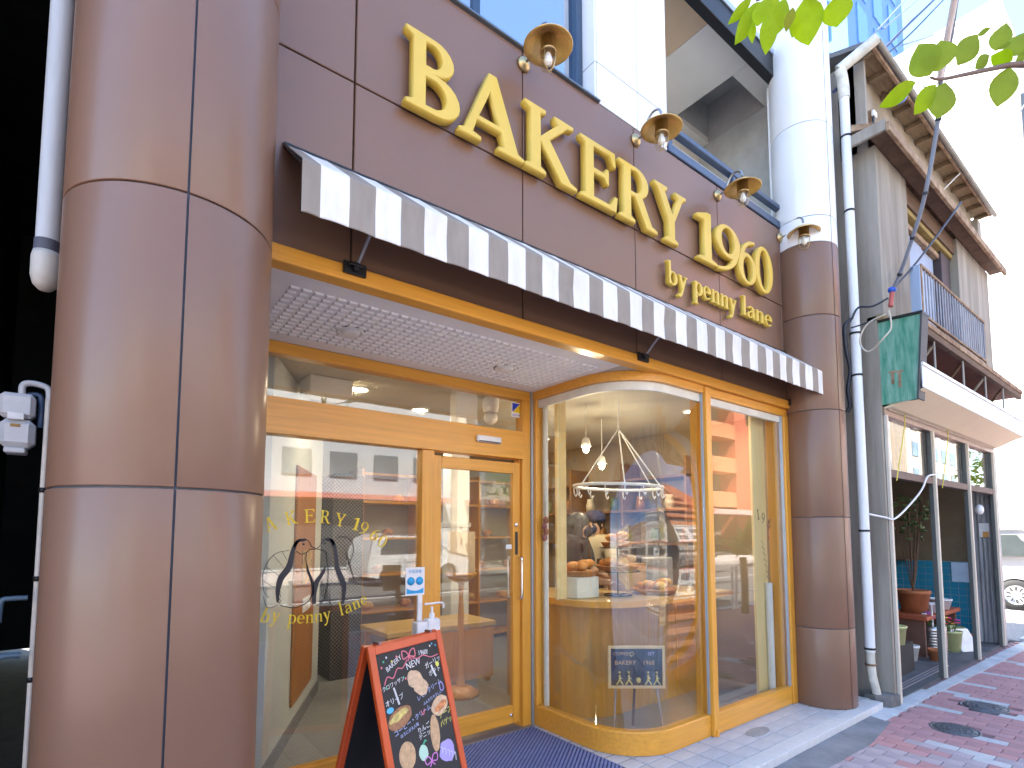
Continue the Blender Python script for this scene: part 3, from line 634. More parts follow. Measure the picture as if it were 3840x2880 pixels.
flat(smooth2([(1.028, 1.33), (1.05, 1.26), (1.078, 1.20), (1.082, 1.12)], 4)+smooth2([(1.070, 1.11), (1.062, 1.19), (1.036, 1.26)], 4), 'penguin_flipper', inkb, dc)
# right penguin (faces left)
back = smooth2([(1.175, 1.46), (1.205, 1.43), (1.222, 1.36), (1.235, 1.28), (1.272, 1.20), (1.282, 1.13), (1.268, 1.05)])+smooth2([(1.252, 1.05), (1.258, 1.13), (1.238, 1.19), (1.212, 1.26), (1.200, 1.35), (1.188, 1.42), (1.16, 1.458)])
flat(back, 'penguin_back', inkb, dc)
line(dc, smooth2([(1.175, 1.46), (1.14, 1.455), (1.122, 1.43), (1.105, 1.408), (1.09, 1.395), (1.12, 1.39), (1.15, 1.37), (1.155, 1.32)]), .0025, inkb, 'penguin_outline')
flat(smooth2([(1.152, 1.29), (1.11, 1.235), (1.078, 1.19), (1.07, 1.12), (1.075, 1.06)], 4)+smooth2([(1.095, 1.065), (1.098, 1.13), (1.112, 1.19), (1.145, 1.25)], 4), 'penguin_flipper', inkb, dc)
for k in range(5): line(dc, smooth2([(1.13+.012*k, 1.20-.02*k), (1.125+.014*k, 1.15-.02*k), (1.135+.016*k, 1.10-.015*k)], 3), .0016, inkb)
for k in range(9): line(dc, [(.873+.007*(k % 3), 1.20-.013*k), (.885+.006*(k % 2), 1.185-.013*k)], .0016, inkb)
flat(smooth2([(.955, 1.43), (.975, 1.452), (1.005, 1.458), (1.03, 1.45)], 4)+smooth2([(1.012, 1.44), (.985, 1.437), (.968, 1.405), (.962, 1.385)], 4), 'penguin_cap', inkb, dc)
flat(smooth2([(1.205, 1.43), (1.185, 1.455), (1.155, 1.46), (1.135, 1.452)], 4)+smooth2([(1.15, 1.442), (1.175, 1.435), (1.19, 1.40)], 4), 'penguin_cap', inkb, dc)
flat(arc(1.14, 1.428, .006, .006, 0, 330, 9), 'penguin_eye', inkb, dc)
for k in range(14):
    a = k*.9; line(dc, [(1.262+.012*math.sin(a), 1.06+.012*k), (1.270+.010*math.cos(a), 1.075+.012*k)], .0012, inkb)
line(dc, smooth2([(1.155, 1.32), (1.165, 1.25), (1.16, 1.15), (1.14, 1.08), (1.10, 1.05)]), .0022, inkb)
# leaf outlines behind
line(dc, smooth2([(.93, 1.39), (.86, 1.375), (.815, 1.33), (.79, 1.265), (.79, 1.20), (.80, 1.15), (.825, 1.12)]), .002, inkb)
for a, b in (((.84, 1.365), (.905, 1.285)), ((.80, 1.30), (.895, 1.23)), ((.89, 1.385), (.92, 1.33)), ((.79, 1.22), (.86, 1.17))): line(dc, [a, b], .0014, inkb)
line(dc, smooth2([(.795, 1.13), (.81, 1.075), (.835, 1.06), (.875, 1.075)]), .002, inkb)
line(dc, smooth2([(1.21, 1.455), (1.26, 1.47), (1.31, 1.44), (1.325, 1.38), (1.30, 1.30)]), .0018, inkb)
for k in range(6): line(dc, smooth2([(1.255+.012*k, 1.40-.03*k), (1.285+.01*k, 1.36-.035*k), (1.275+.015*k, 1.32-.03*k)], 3), .0018, inkb)
# ================================================================ SANDWICH BOARD
ra, rb_ = Vector((1.053, .182, .95)), Vector((1.563, .376, .95))
U = (rb_-ra).normalized(); nn = Vector((U.y, -U.x, 0)); Wd = (rb_-ra).length
sb = thing('sandwich_board', 'red orange framed chalkboard menu standing at the entrance', 'sign board', (1.31, .28, 0))
def leaf_mtx(sgn):
    O = ra+nn*.27*sgn; O.z = .004; top = ra+nn*.012*sgn
    V = (top-O); H = V.length; V.normalize(); W = U.cross(V)
    if sgn < 0: W = W
    return Matrix(((U.x, V.x, W.x, O.x), (U.y, V.y, W.y, O.y), (U.z, V.z, W.z, O.z), (0, 0, 0, 1))), H
for sgn in (1, -1):
    mx, H = leaf_mtx(sgn); fwid = .042; z0, z1 = (-.011, .011)
    for nm, b in (('side_frame', (0, fwid, 0, H, z0, z1)), ('side_frame', (Wd-fwid, Wd, 0, H, z0, z1)), ('top_frame', (fwid+.001, Wd-fwid-.001, H-fwid-.004, H-.004, z0+.001, z1-.001)), ('bottom_frame', (fwid+.001, Wd-fwid-.001, .12, .12+fwid, z0+.001, z1-.001))):
        MB().box(*b, bev=.003, mat=mx).obj(nm, orange, sb)
    MB().box(fwid, Wd-fwid, .13, H-fwid-.002, -.003, .003, mat=mx).obj('chalkboard', chalkb if sgn > 0 else dark, sb)
for u in (.08, Wd-.08):
    MB().tube([tuple(ra+U*u+Vector((0, 0, .004))-nn*.02), tuple(ra+U*u+Vector((0, 0, .004))+nn*.02)], .008, 8).obj('hinge', chrome, sb)
mx, H = leaf_mtx(1)
chw = M('chalk_white', (.75, .75, .75), .9); chb = M('chalk_blue', (.42, .50, .80), .9); chy = M('chalk_yellow', (.75, .72, .15), .9); chp = M('chalk_pink', (.78, .22, .28), .9); chg = M('chalk_green', (.08, .5, .28), .9); chc = M('chalk_cyan', (.12, .45, .70), .9); chv = M('chalk_violet', (.42, .36, .72), .9)
def bu(u): return fwid+(Wd-2*fwid)*u
def bv(v): return H-fwid-.004-v*(H-.16)
def ctext(t, u, v, sz, mat, rot=3, al='LEFT'):
    link('chalk_text', text_mesh(t, sz, mx @ Matrix.Translation((bu(u), bv(v), .0036)) @ Matrix.Rotation(R(rot), 4, 'Z'), .0003, al), mat, sb)
def cline(pts, mat, r=.0022): MB().tube([tuple(mx @ Vector((bu(a), bv(b), .0035))) for a, b in smooth2(pts, 5)], r, 5).obj('chalk_line', mat, sb)
def cfill(pts, mat, z=.0034, name='chalk_drawing'):
    MB().add([tuple(mx @ Vector((bu(a), bv(b), z))) for a, b in pts]+[tuple(mx @ Vector((bu(a), bv(b), z+.0008))) for a, b in pts], [tuple(range(len(pts), 2*len(pts)))]+[(i, (i+1) % len(pts), len(pts)+(i+1) % len(pts), len(pts)+i) for i in range(len(pts))]).obj(name, mat, sb)
asp = (Wd-2*fwid)/(H-.16)
def ov(u, v, ru, rv, a=0, n=16, j=0):
    rr = random.Random(int(u*1000)); out = []
    for i in range(n):
        t = 2*math.pi*i/n; k = 1+rr.uniform(-j, j); x, y = ru*math.cos(t)*k, rv*math.sin(t)*k
        out.append((u+(x*math.cos(a)-y*math.sin(a)), v+(x*math.sin(a)+y*math.cos(a))*asp))
    return out
ctext('BAKERY', .13, .115, .034, chw, 22); ctext('1960!', .64, .068, .034, chw, -4); ctext('NEW', .42, .135, .048, chw, 6)
cline([(.06, .18), (.12, .14), (.2, .155), (.28, .11), (.36, .115), (.45, .075)], chp, .003); cline([(.53, .07), (.62, .085), (.72, .075), (.84, .10), (.97, .095)], chp, .003)
for s in (-1, 1): cline([(.49, .055), (.49+s*.04, .025), (.49+s*.10, .02), (.49+s*.095, .065), (.49+s*.03, .06), (.49, .055), (.49+s*.03, .085)], chp, .0035)
for u, v, m_ in ((.15, .03, chw), (.1, .05, chg), (.06, .08, chp), (.9, .02, chc), (.96, .035, chc), (.86, .03, chw), (.08, .2, chg), (.35, .17, chg), (.38, .18, chp), (.22, .06, chy), (.3, .04, chp)): cfill(ov(u, v, .012, .012), m_)
bun1 = M('drawn_bun', (.66, .47, .30), .8, 0, .22, 50); bun2 = M('drawn_bread', (.36, .18, .09), .8, 0, .3, 60); bun3 = M('drawn_roll', (.58, .38, .21), .8, 0, .2, 40)
cfill(ov(.52, .20, .12, .095, .2, 18, .08), bun1); cfill(ov(.59, .255, .12, .095, .4, 18, .08), bun1, .0046)
ctext('クロワッサン', .02, .215, .027, chw, 9); ctext('オリーブ', .03, .30, .032, chw, 6); ctext('ガーリック', .72, .165, .034, chw, 12); ctext('ポテト', .76, .215, .034, chw, 8)
cline([(.18, .21), (.2, .26), (.22, .31)], chw, .006); cline([(.82, .15), (.84, .19), (.87, .225)], chw, .006)
cfill(ov(.93, .155, .03, .03), chy); cfill(ov(.08, .325, .05, .03), chc)
ctext('レモンクリーム', .50, .335, .030, chb, 14); ctext('ふんわりやさしい', .58, .37, .02, chb, 10); cline([(.9, .28), (.93, .27), (.96, .30), (.94, .325), (.9, .315), (.9, .28)], chv, .003)
cfill(ov(.20, .385, .19, .10, -.25, 20, .04), bun2); cfill(ov(.19, .37, .15, .04, -.25, 16, .1), M('drawn_filling', (.60, .48, .16), .8, 0, .4, 40), .0046)
cfill(ov(.84, .405, .15, .10, -.2, 18, .05), bun1); cfill(ov(.85, .412, .12, .04, -.3, 16, .1), M('drawn_sauce', (.62, .25, .10), .8, 0, .5, 40), .0046)
ctext('コーヒー・クリーム', .08, .475, .032, chb, 12); ctext('ほろにが大人味', .16, .495, .02, chb, 10); cline([(.52, .395), (.55, .42), (.58, .39)], chp, .003)
cfill(ov(.68, .55, .075, .19, .12, 20, .04), bun3); ctext('チーズ', .79, .485, .038, chy, 8); ctext('バゲット', .79, .535, .034, chy, 6)
ctext('りんご', .42, .515, .032, chw, 8); ctext('デニッシュ', .42, .55, .03, chw, 6)
cfill(ov(.21, .60, .12, .14, .1, 20, .02), bun3); cfill(ov(.45, .625, .07, .08, 0, 14, .05), M('chalk_mint', (.5, .72, .58), .9)); cline([(.46, .585), (.5, .565), (.52, .57)], chg, .004)
for s in (-1, 1): cline([(.55, .69), (.55+s*.04, .66), (.55+s*.10, .665), (.55+s*.08, .70), (.55, .69), (.55+s*.04, .72)], M('chalk_magenta', (.70, .25, .65), .9), .003)
cfill(ov(.82, .68, .13, .12, .2, 18, .12), chv)
for k in range(5): cline([(.72+.05*k, .64+.02*k), (.75+.05*k, .655+.015*k), (.74+.05*k, .68+.02*k)], chw, .0018)
# ================================================================ HAND SANITISER STAND
hs = thing('sanitiser_stand', 'white hand sanitiser stand with pump bottle and blue notice card', 'stand', (1.76, .86, 0))
wp = M('white_plastic', (.80, .80, .82), .35)
MB().lathe([(0, .0), (.15, .0), (.15, .012), (.03, .02), (.0, .02)], 24, (1.74, .87, .002)).obj('base', wp, hs)
MB().box(1.70, 1.735, .87, .89, .02, 1.10, bev=.004).obj('pole', wp, hs)
bt = MB().box(1.735, 1.835, .80, .87, .70, .935, bev=.012).obj('bottle', wp, hs)
pq = MB().lathe([(.018, 0), (.018, .03), (.008, .04), (.008, .075)], 14, (1.785, .835, .935)); pq.tube(spline([(1.73, .835, 1.03), (1.785, .835, 1.03), (1.83, .835, 1.032), (1.868, .835, 1.025), (1.872, .835, .995)], 4), .007, 8)
pq.obj('pump', wp, bt)
B('tray', (1.66, 1.735, .80, .87, .72, .92), wp, hs, .005)
nc = MB().box(-.068, .068, -.003, .003, -.09, .09, mat=Matrix.Translation((1.675, .865, 1.178)) ).obj('notice_card', wp, hs)
blu = M('ink_lightblue', (.02, .36, .72), .5)
for s in (-1, 1): MB().lathe([(0, 0), (.027, 0), (.027, -.001), (0, -.001)], 18, (1.675+s*.031, .861, 1.18), 'y').obj('blue_dot', blu, nc)
MB().prism([(1.615, 1.10), (1.735, 1.10), (1.735, 1.135)]+qb((1.735, 1.135), (1.675, 1.10), (1.615, 1.135))[1:], .860, .861, 'y').obj('blue_band', blu, nc)
link('lettering', text_mesh('手指消毒', .024, Matrix.Translation((1.625, .8605, 1.233)) @ FR, .0003), blu, nc)

# ================================================================ SHOP INTERIOR
struct(B('shop_floor', (.46, 5.2, .085, 4.4, -.02, -.001), intf, None, 0))
struct(MB().box(.46, 5.2, 1.0, 4.5, 2.632, 2.68).box(2.805, 5.2, .06, .998, 2.632, 2.68).obj('shop_ceiling', intc))
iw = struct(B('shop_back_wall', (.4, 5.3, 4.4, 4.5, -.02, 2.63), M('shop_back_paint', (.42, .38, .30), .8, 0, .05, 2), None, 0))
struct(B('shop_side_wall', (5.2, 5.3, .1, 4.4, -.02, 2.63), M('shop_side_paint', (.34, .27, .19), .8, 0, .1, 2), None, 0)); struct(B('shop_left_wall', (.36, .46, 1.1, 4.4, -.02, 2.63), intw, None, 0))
pw_ = thing('partition_wall', 'white partition wall with an orange wooden panel behind the fixed pane', 'wall', (1.3, 2.1, 0))
dirv = Vector((.90, 1.75, 0)).normalized(); pmx = Matrix.Translation((.86, 1.22, 0)) @ Matrix.Rotation(math.atan2(dirv.y, dirv.x), 4, 'Z')
MB().box(0, 1.95, 0, .08, 0, 2.62, mat=pmx).obj('wall', intw, pw_); MB().box(0, 1.951, -.012, -.001, 0, .10, mat=pmx).obj('skirting', M('skirting_grey', (.2, .2, .2), .6), pw_)
MB().box(.72, 1.52, -.02, -.001, .22, 2.0, bev=.004, mat=pmx).obj('wood_panel', M('orange_ply', (.42, .16, .02), .4, 0, .2, 5, (4, 4, .4)), pw_)
MB().box(.95, 1.35, -.03, -.021, 1.08, 1.35, bev=.003, mat=pmx).obj('notice', M('notice_colour', (.5, .30, .08), .7, 0, .6, 14), pw_)
MB().box(1.0, 1.3, -.03, -.021, .86, .97, bev=.003, mat=pmx).obj('notice', M('paper_white', (.8, .8, .8)), pw_)
tag(B('tall_cabinet', (1.95, 2.28, 3.2, 3.8, 0, 2.1), M('dark_cabinet', (.07, .055, .04), .5), None, .005), 'tall dark cabinet behind the partition wall', 'cabinet')
cl = thing('interior_column', 'white square column standing inside the shop behind the door', 'column', (3.34, 3.0, 0)); B('shaft', (3.22, 3.46, 2.95, 3.15, 0, 2.63), M('column_white', (.82, .83, .82), .6), cl, .006); B('collar', (3.205, 3.475, 2.935, 3.165, 1.55, 1.6), M('collar', (.7, .7, .68), .5), cl, .004)
ps = thing('pedestal_stand', 'turned wooden pedestal stand inside behind the door glass', 'stand', (2.75, 2.0, 0))
MB().lathe([(0, 1.02), (.03, 1.02), (.11, 1.06), (.15, 1.10), (.15, 1.12), (0, 1.12)], 24, (2.75, 2, 0)).obj('top', wood, ps); MB().lathe([(.028, 1.03), (.02, .9), (.03, .7), (.02, .4), (.035, .15), (.05, .08)], 20, (2.75, 2, 0)).obj('stem', wood, ps); MB().lathe([(0, .0), (.17, .0), (.17, .03), (.09, .08), (0, .09)], 24, (2.75, 2, 0)).obj('foot', wood, ps)
pdl = thing('fabric_lampshade', 'beige drum lampshade standing on the wooden pedestal', 'lampshade', (2.75, 2, 1.12)); MB().lathe([(.13, 1.121), (.13, 1.5), (.127, 1.5), (.127, 1.121)], 28, (2.75, 2, 0)).obj('shade', M('linen', (.55, .42, .27), .8, 0, .1, 20), pdl)
tb = thing('display_table', 'low wooden display table inside behind the door', 'table', (2.75, 2.4, 0)); B('top', (2.1, 3.3, 2.2, 2.8, .55, .60), woodl, tb, .006); B('front_board', (2.12, 3.28, 2.21, 2.23, .05, .54), wood, tb, .004)
for x in (2.13, 3.22): 
    for y in (2.25, 2.72): B('leg', (x, x+.05, y, y+.05, 0, .549), wood, tb, .003)
sh = thing('wall_shelf', 'tall wooden bread shelf on the back wall of the shop', 'shelf', (3.9, 4.2, 0))
for z in (.05, .5, .95, 1.4, 1.85, 2.2): B('board', (2.6, 5.1, 4.0, 4.38, z, z+.03), wood, sh, .004)
for x in (2.58, 3.4, 4.3, 5.1): B('upright', (x, x+.03, 3.99, 4.39, 0, 2.28), wood, sh, .003)
crust = M('bread_crust', (.55, .22, .05), .55, 0, .45, 14, bump=.3, bscale=30); crust2 = M('bread_pale', (.72, .45, .17), .6, 0, .3, 14, bump=.3, bscale=30)
for i in range(18):
    rr = random.Random(i); x = 2.75+i*.13; z = (.53, .98, 1.43, 1.88)[i % 4]
    tag(MB().blob((x, 4.17, z+.055), (.075, .09, .055), 10, 6, .08, i).obj('bread_loaf', crust if i % 3 else crust2), ('pale' if i % 3 == 0 else 'brown')+' round bread loaf on the '+('second', 'third', 'fourth', 'fifth')[i % 4]+' board from the floor of the back wall shelf', 'bread', ('pale' if i % 3 == 0 else 'brown')+' loaves board '+('two', 'three', 'four', 'five')[i % 4])
s2h = thing('side_shelf', 'dark wooden shelf with jars on the right hand shop wall', 'shelf', (5.1, 2.2, 0))
for z in (1.35, 1.72, 2.08): B('board', (4.88, 5.195, 1.0, 3.6, z, z+.03), M('walnut', (.20, .10, .04), .5, 0, .2, 5, (6, .5, 6)), s2h, .004)
for y in (1.0, 1.86, 2.72, 3.57): B('upright', (4.87, 5.197, y, y+.03, 1.0, 2.3), M('walnut', (.2, .1, .04)), s2h, .003)
for i in range(12):
    jx = random.Random(i+40); tag(MB().lathe([(0, 0), (.05, 0), (.055, .08), (.04, .13), (.042, .16), (0, .16)], 14, (5.02, 1.12+i*.2, (1.381, 1.751)[i % 2])).obj('storage_jar', (M('jar_amber', (.35, .15, .04), .25), M('jar_cream', (.6, .55, .45), .4), M('jar_green', (.10, .16, .08), .3))[i % 3]), ('amber', 'cream', 'green')[i % 3]+' storage jar on the '+('lower', 'upper')[i % 2]+' board of the dark side shelf', 'jar', ('amber', 'cream', 'green')[i % 3]+' jars on the '+('lower', 'upper')[i % 2]+' board')
# counter with rounded corner
ct = thing('bakery_counter', 'wooden counter with rounded front behind the curved window', 'counter', (3.8, .95, 0))
cpath = [(3.10, 1.75), (3.10, 1.15)]+arc(3.48, 1.13, .38, .38, 180, 270, 12)+[(4.78, .76)]
body = sweep(cpath, [(0, .0), (0, .91), (.03, .91), (.03, 0)]); body.obj('front_panel', M('honey_wood', (.50, .25, .055), .4, 0, .15, 4, (8, 8, .4), coat=.2), ct)
tpath = [(3.04, 1.75), (3.04, 1.0)]+arc(3.52, .95, .48, .48, 180, 270, 12)+[(4.80, .47)]
tp = [(x, y) for x, y in tpath]+[(4.80, 1.3), (3.75, 1.35), (3.6, 1.75)]
MB().prism(tp, .912, .95).obj('worktop', woodl, ct); sweep(tpath, [(-.006, .905), (-.006, .955), (0.0, .955), (0.0, .905)]).obj('edge_strip', wood, ct)
for x, y in ((3.5, .77), (3.9, .752), (4.3, .752), (4.65, .752)): B('groove', (x, x+.012, y-.004, y+.004, .02, .9), wood, ct, .001)
tag(B('pale_post', (2.985, 3.095, .93, .955, .952, 2.628), M('pale_board', (.74, .58, .28), .5, 0, .06, 4, (6, 6, .4)), None, .004), 'pale yellow upright board standing on the counter in the curved window', 'post')
tag(B('pale_post', (4.58, 4.80, .125, .15, 0, 2.628), M('pale_board', (.74, .58, .28)), None, .004), 'pale yellow upright board inside the flat right hand window pane', 'post')
tag(MB().tube([(2.865, .93, 0), (2.865, .93, 2.625)], .022, 14).obj('white_pole', pvc), 'white pole from floor to ceiling at the left end of the curved window', 'pole')
tag(MB().tube([(4.75, .10, 0), (4.75, .10, 1.05)], .03, 14).obj('white_pole', pvc), 'short white pole inside the flat window pane near the brown column', 'pole')
tag(B('white_box', (3.14, 3.40, .86, 1.05, .951, 1.125), M('box_white', (.66, .70, .66), .5), None, .008), 'plain white box on the counter beside the upright board', 'box')
# tiered wire stand
ws = thing('wire_cake_stand', 'black wire tiered stand on the counter holding bread trays', 'stand', (3.62, .85, .95))
wb = MB().tube([(3.62, .85, .95), (3.62, .85, 1.42)], .006, 8)
for z, r in ((.957, .12), (1.16, .19), (1.36, .15)):
    wb.tube([(3.62+r*math.cos(R(a)), .85+r*math.sin(R(a)), z) for a in range(0, 360, 15)], .004, 6, closed=True)
    for a in range(0, 360, 60): wb.tube([(3.62, .85, z), (3.62+r*math.cos(R(a)), .85+r*math.sin(R(a)), z)], .003, 5)
wb.tube([(3.62+.03*math.cos(R(a)), .85, 1.45+.03*math.sin(R(a))) for a in range(0, 360, 20)], .004, 6, closed=True); wb.obj('frame', black, ws)
wick = M('wicker', (.40, .17, .05), .6, 0, .4, 60)
def tray(x, y, z, r, lb): return tag(MB().lathe([(0, 0), (r*.8, 0), (r, .04), (r*1.03, .045), (r*1.0, .05), (r*.78, .012), (0, .012)], 24, (x, y, z)).obj('bread_tray', wick), lb, 'tray')
tray(3.62, .85, 1.163, .19, 'brown tray on the lower ring of the wire stand'); tray(3.62, .85, 1.363, .14, 'brown tray on the upper ring of the wire stand'); tray(3.28, .98, 1.126, .16, 'brown tray of golden buns on the white box'); tray(3.98, .74, .951, .20, 'round bread tray on the counter right of the wire stand')
for k, (x, y, z, r, n, lb) in enumerate(((3.62, .85, 1.21, .13, 8, 'bread roll on the lower tray of the wire stand'), (3.62, .85, 1.41, .09, 5, 'bread roll on the upper tray of the wire stand'), (3.28, .98, 1.175, .10, 8, 'golden fried bun heaped on the tray above the white box'), (3.98, .74, .995, .13, 8, 'bread roll on the counter tray right of the wire stand'))):
    for i in range(n):
        a = i*2.4; q = r*math.sqrt((i+.3)/n)
        tag(MB().blob((x+q*math.cos(a), y+q*math.sin(a), z+.02+.018*(i % 3)), (.062, .045, .036), 10, 6, .08, i+k*9, a).obj('bread_roll', M('golden_bun', (.62, .24, .03), .5, 0, .35, 14) if k == 2 else (crust, crust2)[i % 2]), lb, 'bread', 'rolls tray %s' % 'abcd'[k])
tag(B('cardboard_box', (3.9, 4.2, 1.0, 1.22, .951, 1.2), M('kraft', (.42, .27, .13), .8), None, .004), 'kraft box at the back of the counter', 'box')
tag(B('till_display', (4.25, 4.55, .95, 1.1, .951, 1.25), M('till_grey', (.35, .34, .32), .5), None, .01), 'grey cash till on the right of the counter', 'till')
# hanging ring rack
hr = thing('hanging_ring_rack', 'white ring rack hanging from the ceiling over the counter', 'rack', (3.60, .8, 1.88))
ringp = [(3.60+.46*math.cos(R(a)), .8+.30*math.sin(R(a)), 1.885) for a in range(0, 360, 10)]
wm = M('rack_white', (.82, .82, .80), .4)
MB().tube(ringp, .014, 8, closed=True).obj('ring', wm, hr)
for a in (0, 120, 180, 240, 300): MB().tube([(3.60+.46*math.cos(R(a)), .8+.30*math.sin(R(a)), 1.885), (3.60, .8, 2.40)], .0055, 6).obj('string', wm, hr)
MB().tube([(3.60, .8, 2.39), (3.60, .8, 2.63)], .007, 6).obj('stem', wm, hr)
for a in range(0, 360, 24):
    x, y = 3.60+.46*math.cos(R(a)), .8+.30*math.sin(R(a))
    MB().tube(spline([(x, y, 1.872), (x, y, 1.83), (x+.02, y, 1.80), (x+.035, y, 1.825)], 3), .005, 5).obj('hook', wm, hr)
# ceiling lamp shades + lit lamps
warm = (1, .80, .55)
def bulb(loc, lb, e, rad=.03, h=.12):
    x, y, z = loc
    t = thing('pendant_lamp', lb, 'lamp', loc)
    MB().lathe([(.012, .13), (.03, .12), (.045, .05), (.043, .05), (.026, .115), (.0, .12)], 18, (x, y, z)).obj('shade', M('enamel_white', (.7, .7, .66), .35), t)
    MB().tube([(x, y, z+.12), (x, y, 2.63)], .004, 6).obj('cord', wm, t)
    MB().blob((x, y, z+.03), (.028, .028, .035), 12, 8).obj('lit_bulb', M('lit_bulb', (1, .9, .7), .3, emit=(1, .80, .5), estr=6), t)
    l = bpy.data.lights.new('lamp_light', 'POINT'); l.energy = e; l.color = warm; l.shadow_soft_size = .05
    o = bpy.data.objects.new('lamp_light', l); C.objects.link(o); o.parent = t; o.location = (0, 0, -.03)
bulb((3.42, 1.02, 2.20), 'lit pendant lamp hanging over the counter inside the hanging ring', 2.2)
bulb((3.98, 1.35, 2.12), 'lit pendant lamp further right behind the curved window', 2.2)
for k, (x, y) in enumerate(((1.62, 1.75), (2.35, 2.1), (1.5, 3.1), (2.9, 3.2), (4.3, 2.6), (4.4, .6))):
    lb = ('lit ceiling downlight seen through the transom glass, left one', 'lit ceiling downlight seen through the transom glass, right one', 'lit ceiling downlight near the left back of the shop', 'lit ceiling downlight in the middle back of the shop', 'lit ceiling downlight above the right back of the shop', 'lit ceiling downlight above the flat window pane')[k]
    t = thing('shop_downlight', lb, 'ceiling light', (x, y, 2.63), group='shop ceiling lights')
    MB().lathe([(.09, 0), (.09, -.012), (.075, -.014), (.07, 0)], 28, (x, y, 2.632)).obj('trim_ring', wm, t)
    MB().lathe([(.07, -.004), (.0, -.006)], 24, (x, y, 2.632)).obj('lit_lens', M('lit_lens', (1, .9, .7), .3, emit=(1, .84, .6), estr=4), t)
    l = bpy.data.lights.new('lamp_light', 'AREA'); l.shape = 'DISK'; l.size = .16; l.energy = (1.0, 1.0, .6, .8, 1.9, 1.9)[k]; l.color = warm
    o = bpy.data.objects.new('lamp_light', l); C.objects.link(o); o.parent = t; o.location = (0, 0, -.03)
ac = thing('ceiling_air_conditioner', 'cream boxed unit hanging below the shop ceiling seen through the transom', 'air conditioner', (1.35, 1.7, 2.5)); B('case', (1.18, 1.5, 1.55, 1.8, 2.50, 2.63), cream, ac, .01)
fx = thing('transom_box', 'cream box mounted on the wall behind the right end of the transom', 'box', (2.32, 1.3, 2.4)); B('case', (2.22, 2.42, 1.25, 1.35, 2.36, 2.628), cream, fx, .004)
cm = thing('dome_camera', 'white dome camera behind the right end of the transom', 'camera', (2.62, 1.35, 2.45)); MB().blob((2.62, 1.35, 2.46), (.06, .06, .06), 16, 10).obj('dome', wp, cm); MB().lathe([(.06, 2.50), (.07, 2.56), (.07, 2.628)], 20, (2.62, 1.35, 0)).obj('mount', wp, cm)
# easel chalkboard in the window
es = thing('window_chalkboard', 'small wooden framed chalkboard with gold figures standing in the curved window', 'sign board', (3.29, .39, 0))
ea, eb = Vector((3.12, .52, .325)), Vector((3.46, .256, .325)); EU = (eb-ea).normalized(); EV = Vector((0, 0, 1)); EW = EU.cross(EV)
emx = Matrix(((EU.x, EV.x, EW.x, ea.x), (EU.y, EV.y, EW.y, ea.y), (EU.z, EV.z, EW.z, ea.z), (0, 0, 0, 1))); eL = (eb-ea).length; eH = .315
for b in ((0, .022, 0, eH, -.01, .01), (eL-.022, eL, 0, eH, -.01, .01), (.0225, eL-.0225, 0, .022, -.009, .009), (.0225, eL-.0225, eH-.022, eH, -.009, .009)): MB().box(*b, bev=.003, mat=emx).obj('frame', M('birch', (.70, .50, .28), .5), es)
MB().box(.02, eL-.02, .02, eH-.02, -.004, .002, mat=emx).obj('chalkboard', M('slate_navy', (.04, .045, .08), .8, 0, .3, 8), es)
cg_ = M('chalk_gold', (.70, .55, .20), .8); co_ = M('chalk_orange', (.62, .36, .20), .8)
for k, x in enumerate((.085, .155, .30, .365)):
    d = 1
    q = MB()
    for pts, r in (([(x, .10), (x+.002, .075), (x, .065)], .011), ([(x, .065), (x-.014, .04), (x-.022, .028)], .007), ([(x, .065), (x+.016, .045), (x+.026, .028)], .007), ([(x, .09), (x+.018, .07)], .005)):
        q.tube([tuple(emx @ Vector((a, b, .004))) for a, b in pts], r*.8, 6)
    q.blob(tuple(emx @ Vector((x, .118, .004))), (.009, .009, .010), 8, 6); q.obj('drawn_figure', cg_, es)
q = MB(); q.blob(tuple(emx @ Vector((.228, .062, .003))), (.020, .020, .020), 10, 6); q.obj('drawn_bun', cg_, es)
for t_, x, y, s, m_ in (('COFFEE', .04, .245, .034, co_), ('☀', .155, .24, .04, cg_), ('SET', .30, .245, .034, chv), ('BAKERY', .05, .175, .045, co_), ('1960', .26, .175, .045, co_)):
    link('chalk_text', text_mesh(t_, s, emx @ Matrix.Translation((x, y, .003)), .0004), m_, es)
for u in (.06, eL-.06): MB().tube([tuple(emx @ Vector((u, .0, -.02))), tuple(emx @ Vector((u+(.03 if u > .2 else -.03), -.325, .05)))], .009, 6).obj('leg', M('easel_grey', (.3, .28, .33), .5), es)
MB().tube([tuple(emx @ Vector((eL/2, .2, -.02))), tuple(emx @ Vector((eL/2, -.32, -.16)))], .011, 6).obj('leg', M('easel_dark', (.05, .03, .06), .5), es)
# hanging ornaments
for (x, y, z), lb in zip(((2.832, .90, 1.62), (4.86, .125, 1.62)), ('brownish pink hanging sausage ornament at the left post of the curved window', 'brownish pink hanging sausage ornament at the right post of the flat pane')):
    t = thing('hanging_ornament', lb, 'ornament', (x, y, z), group='sausage ornaments')
    MB().tube([(x, y, z), (x, y, z+.12)], .002, 5).obj('string', black, t)
    for k in range(4): MB().blob((x+.008*(-1)**k, y, z-.03-.045*k), (.022, .022, .030), 10, 7, .05, k).obj('sausage', M('sausage', (.28, .10, .085), .5), t)
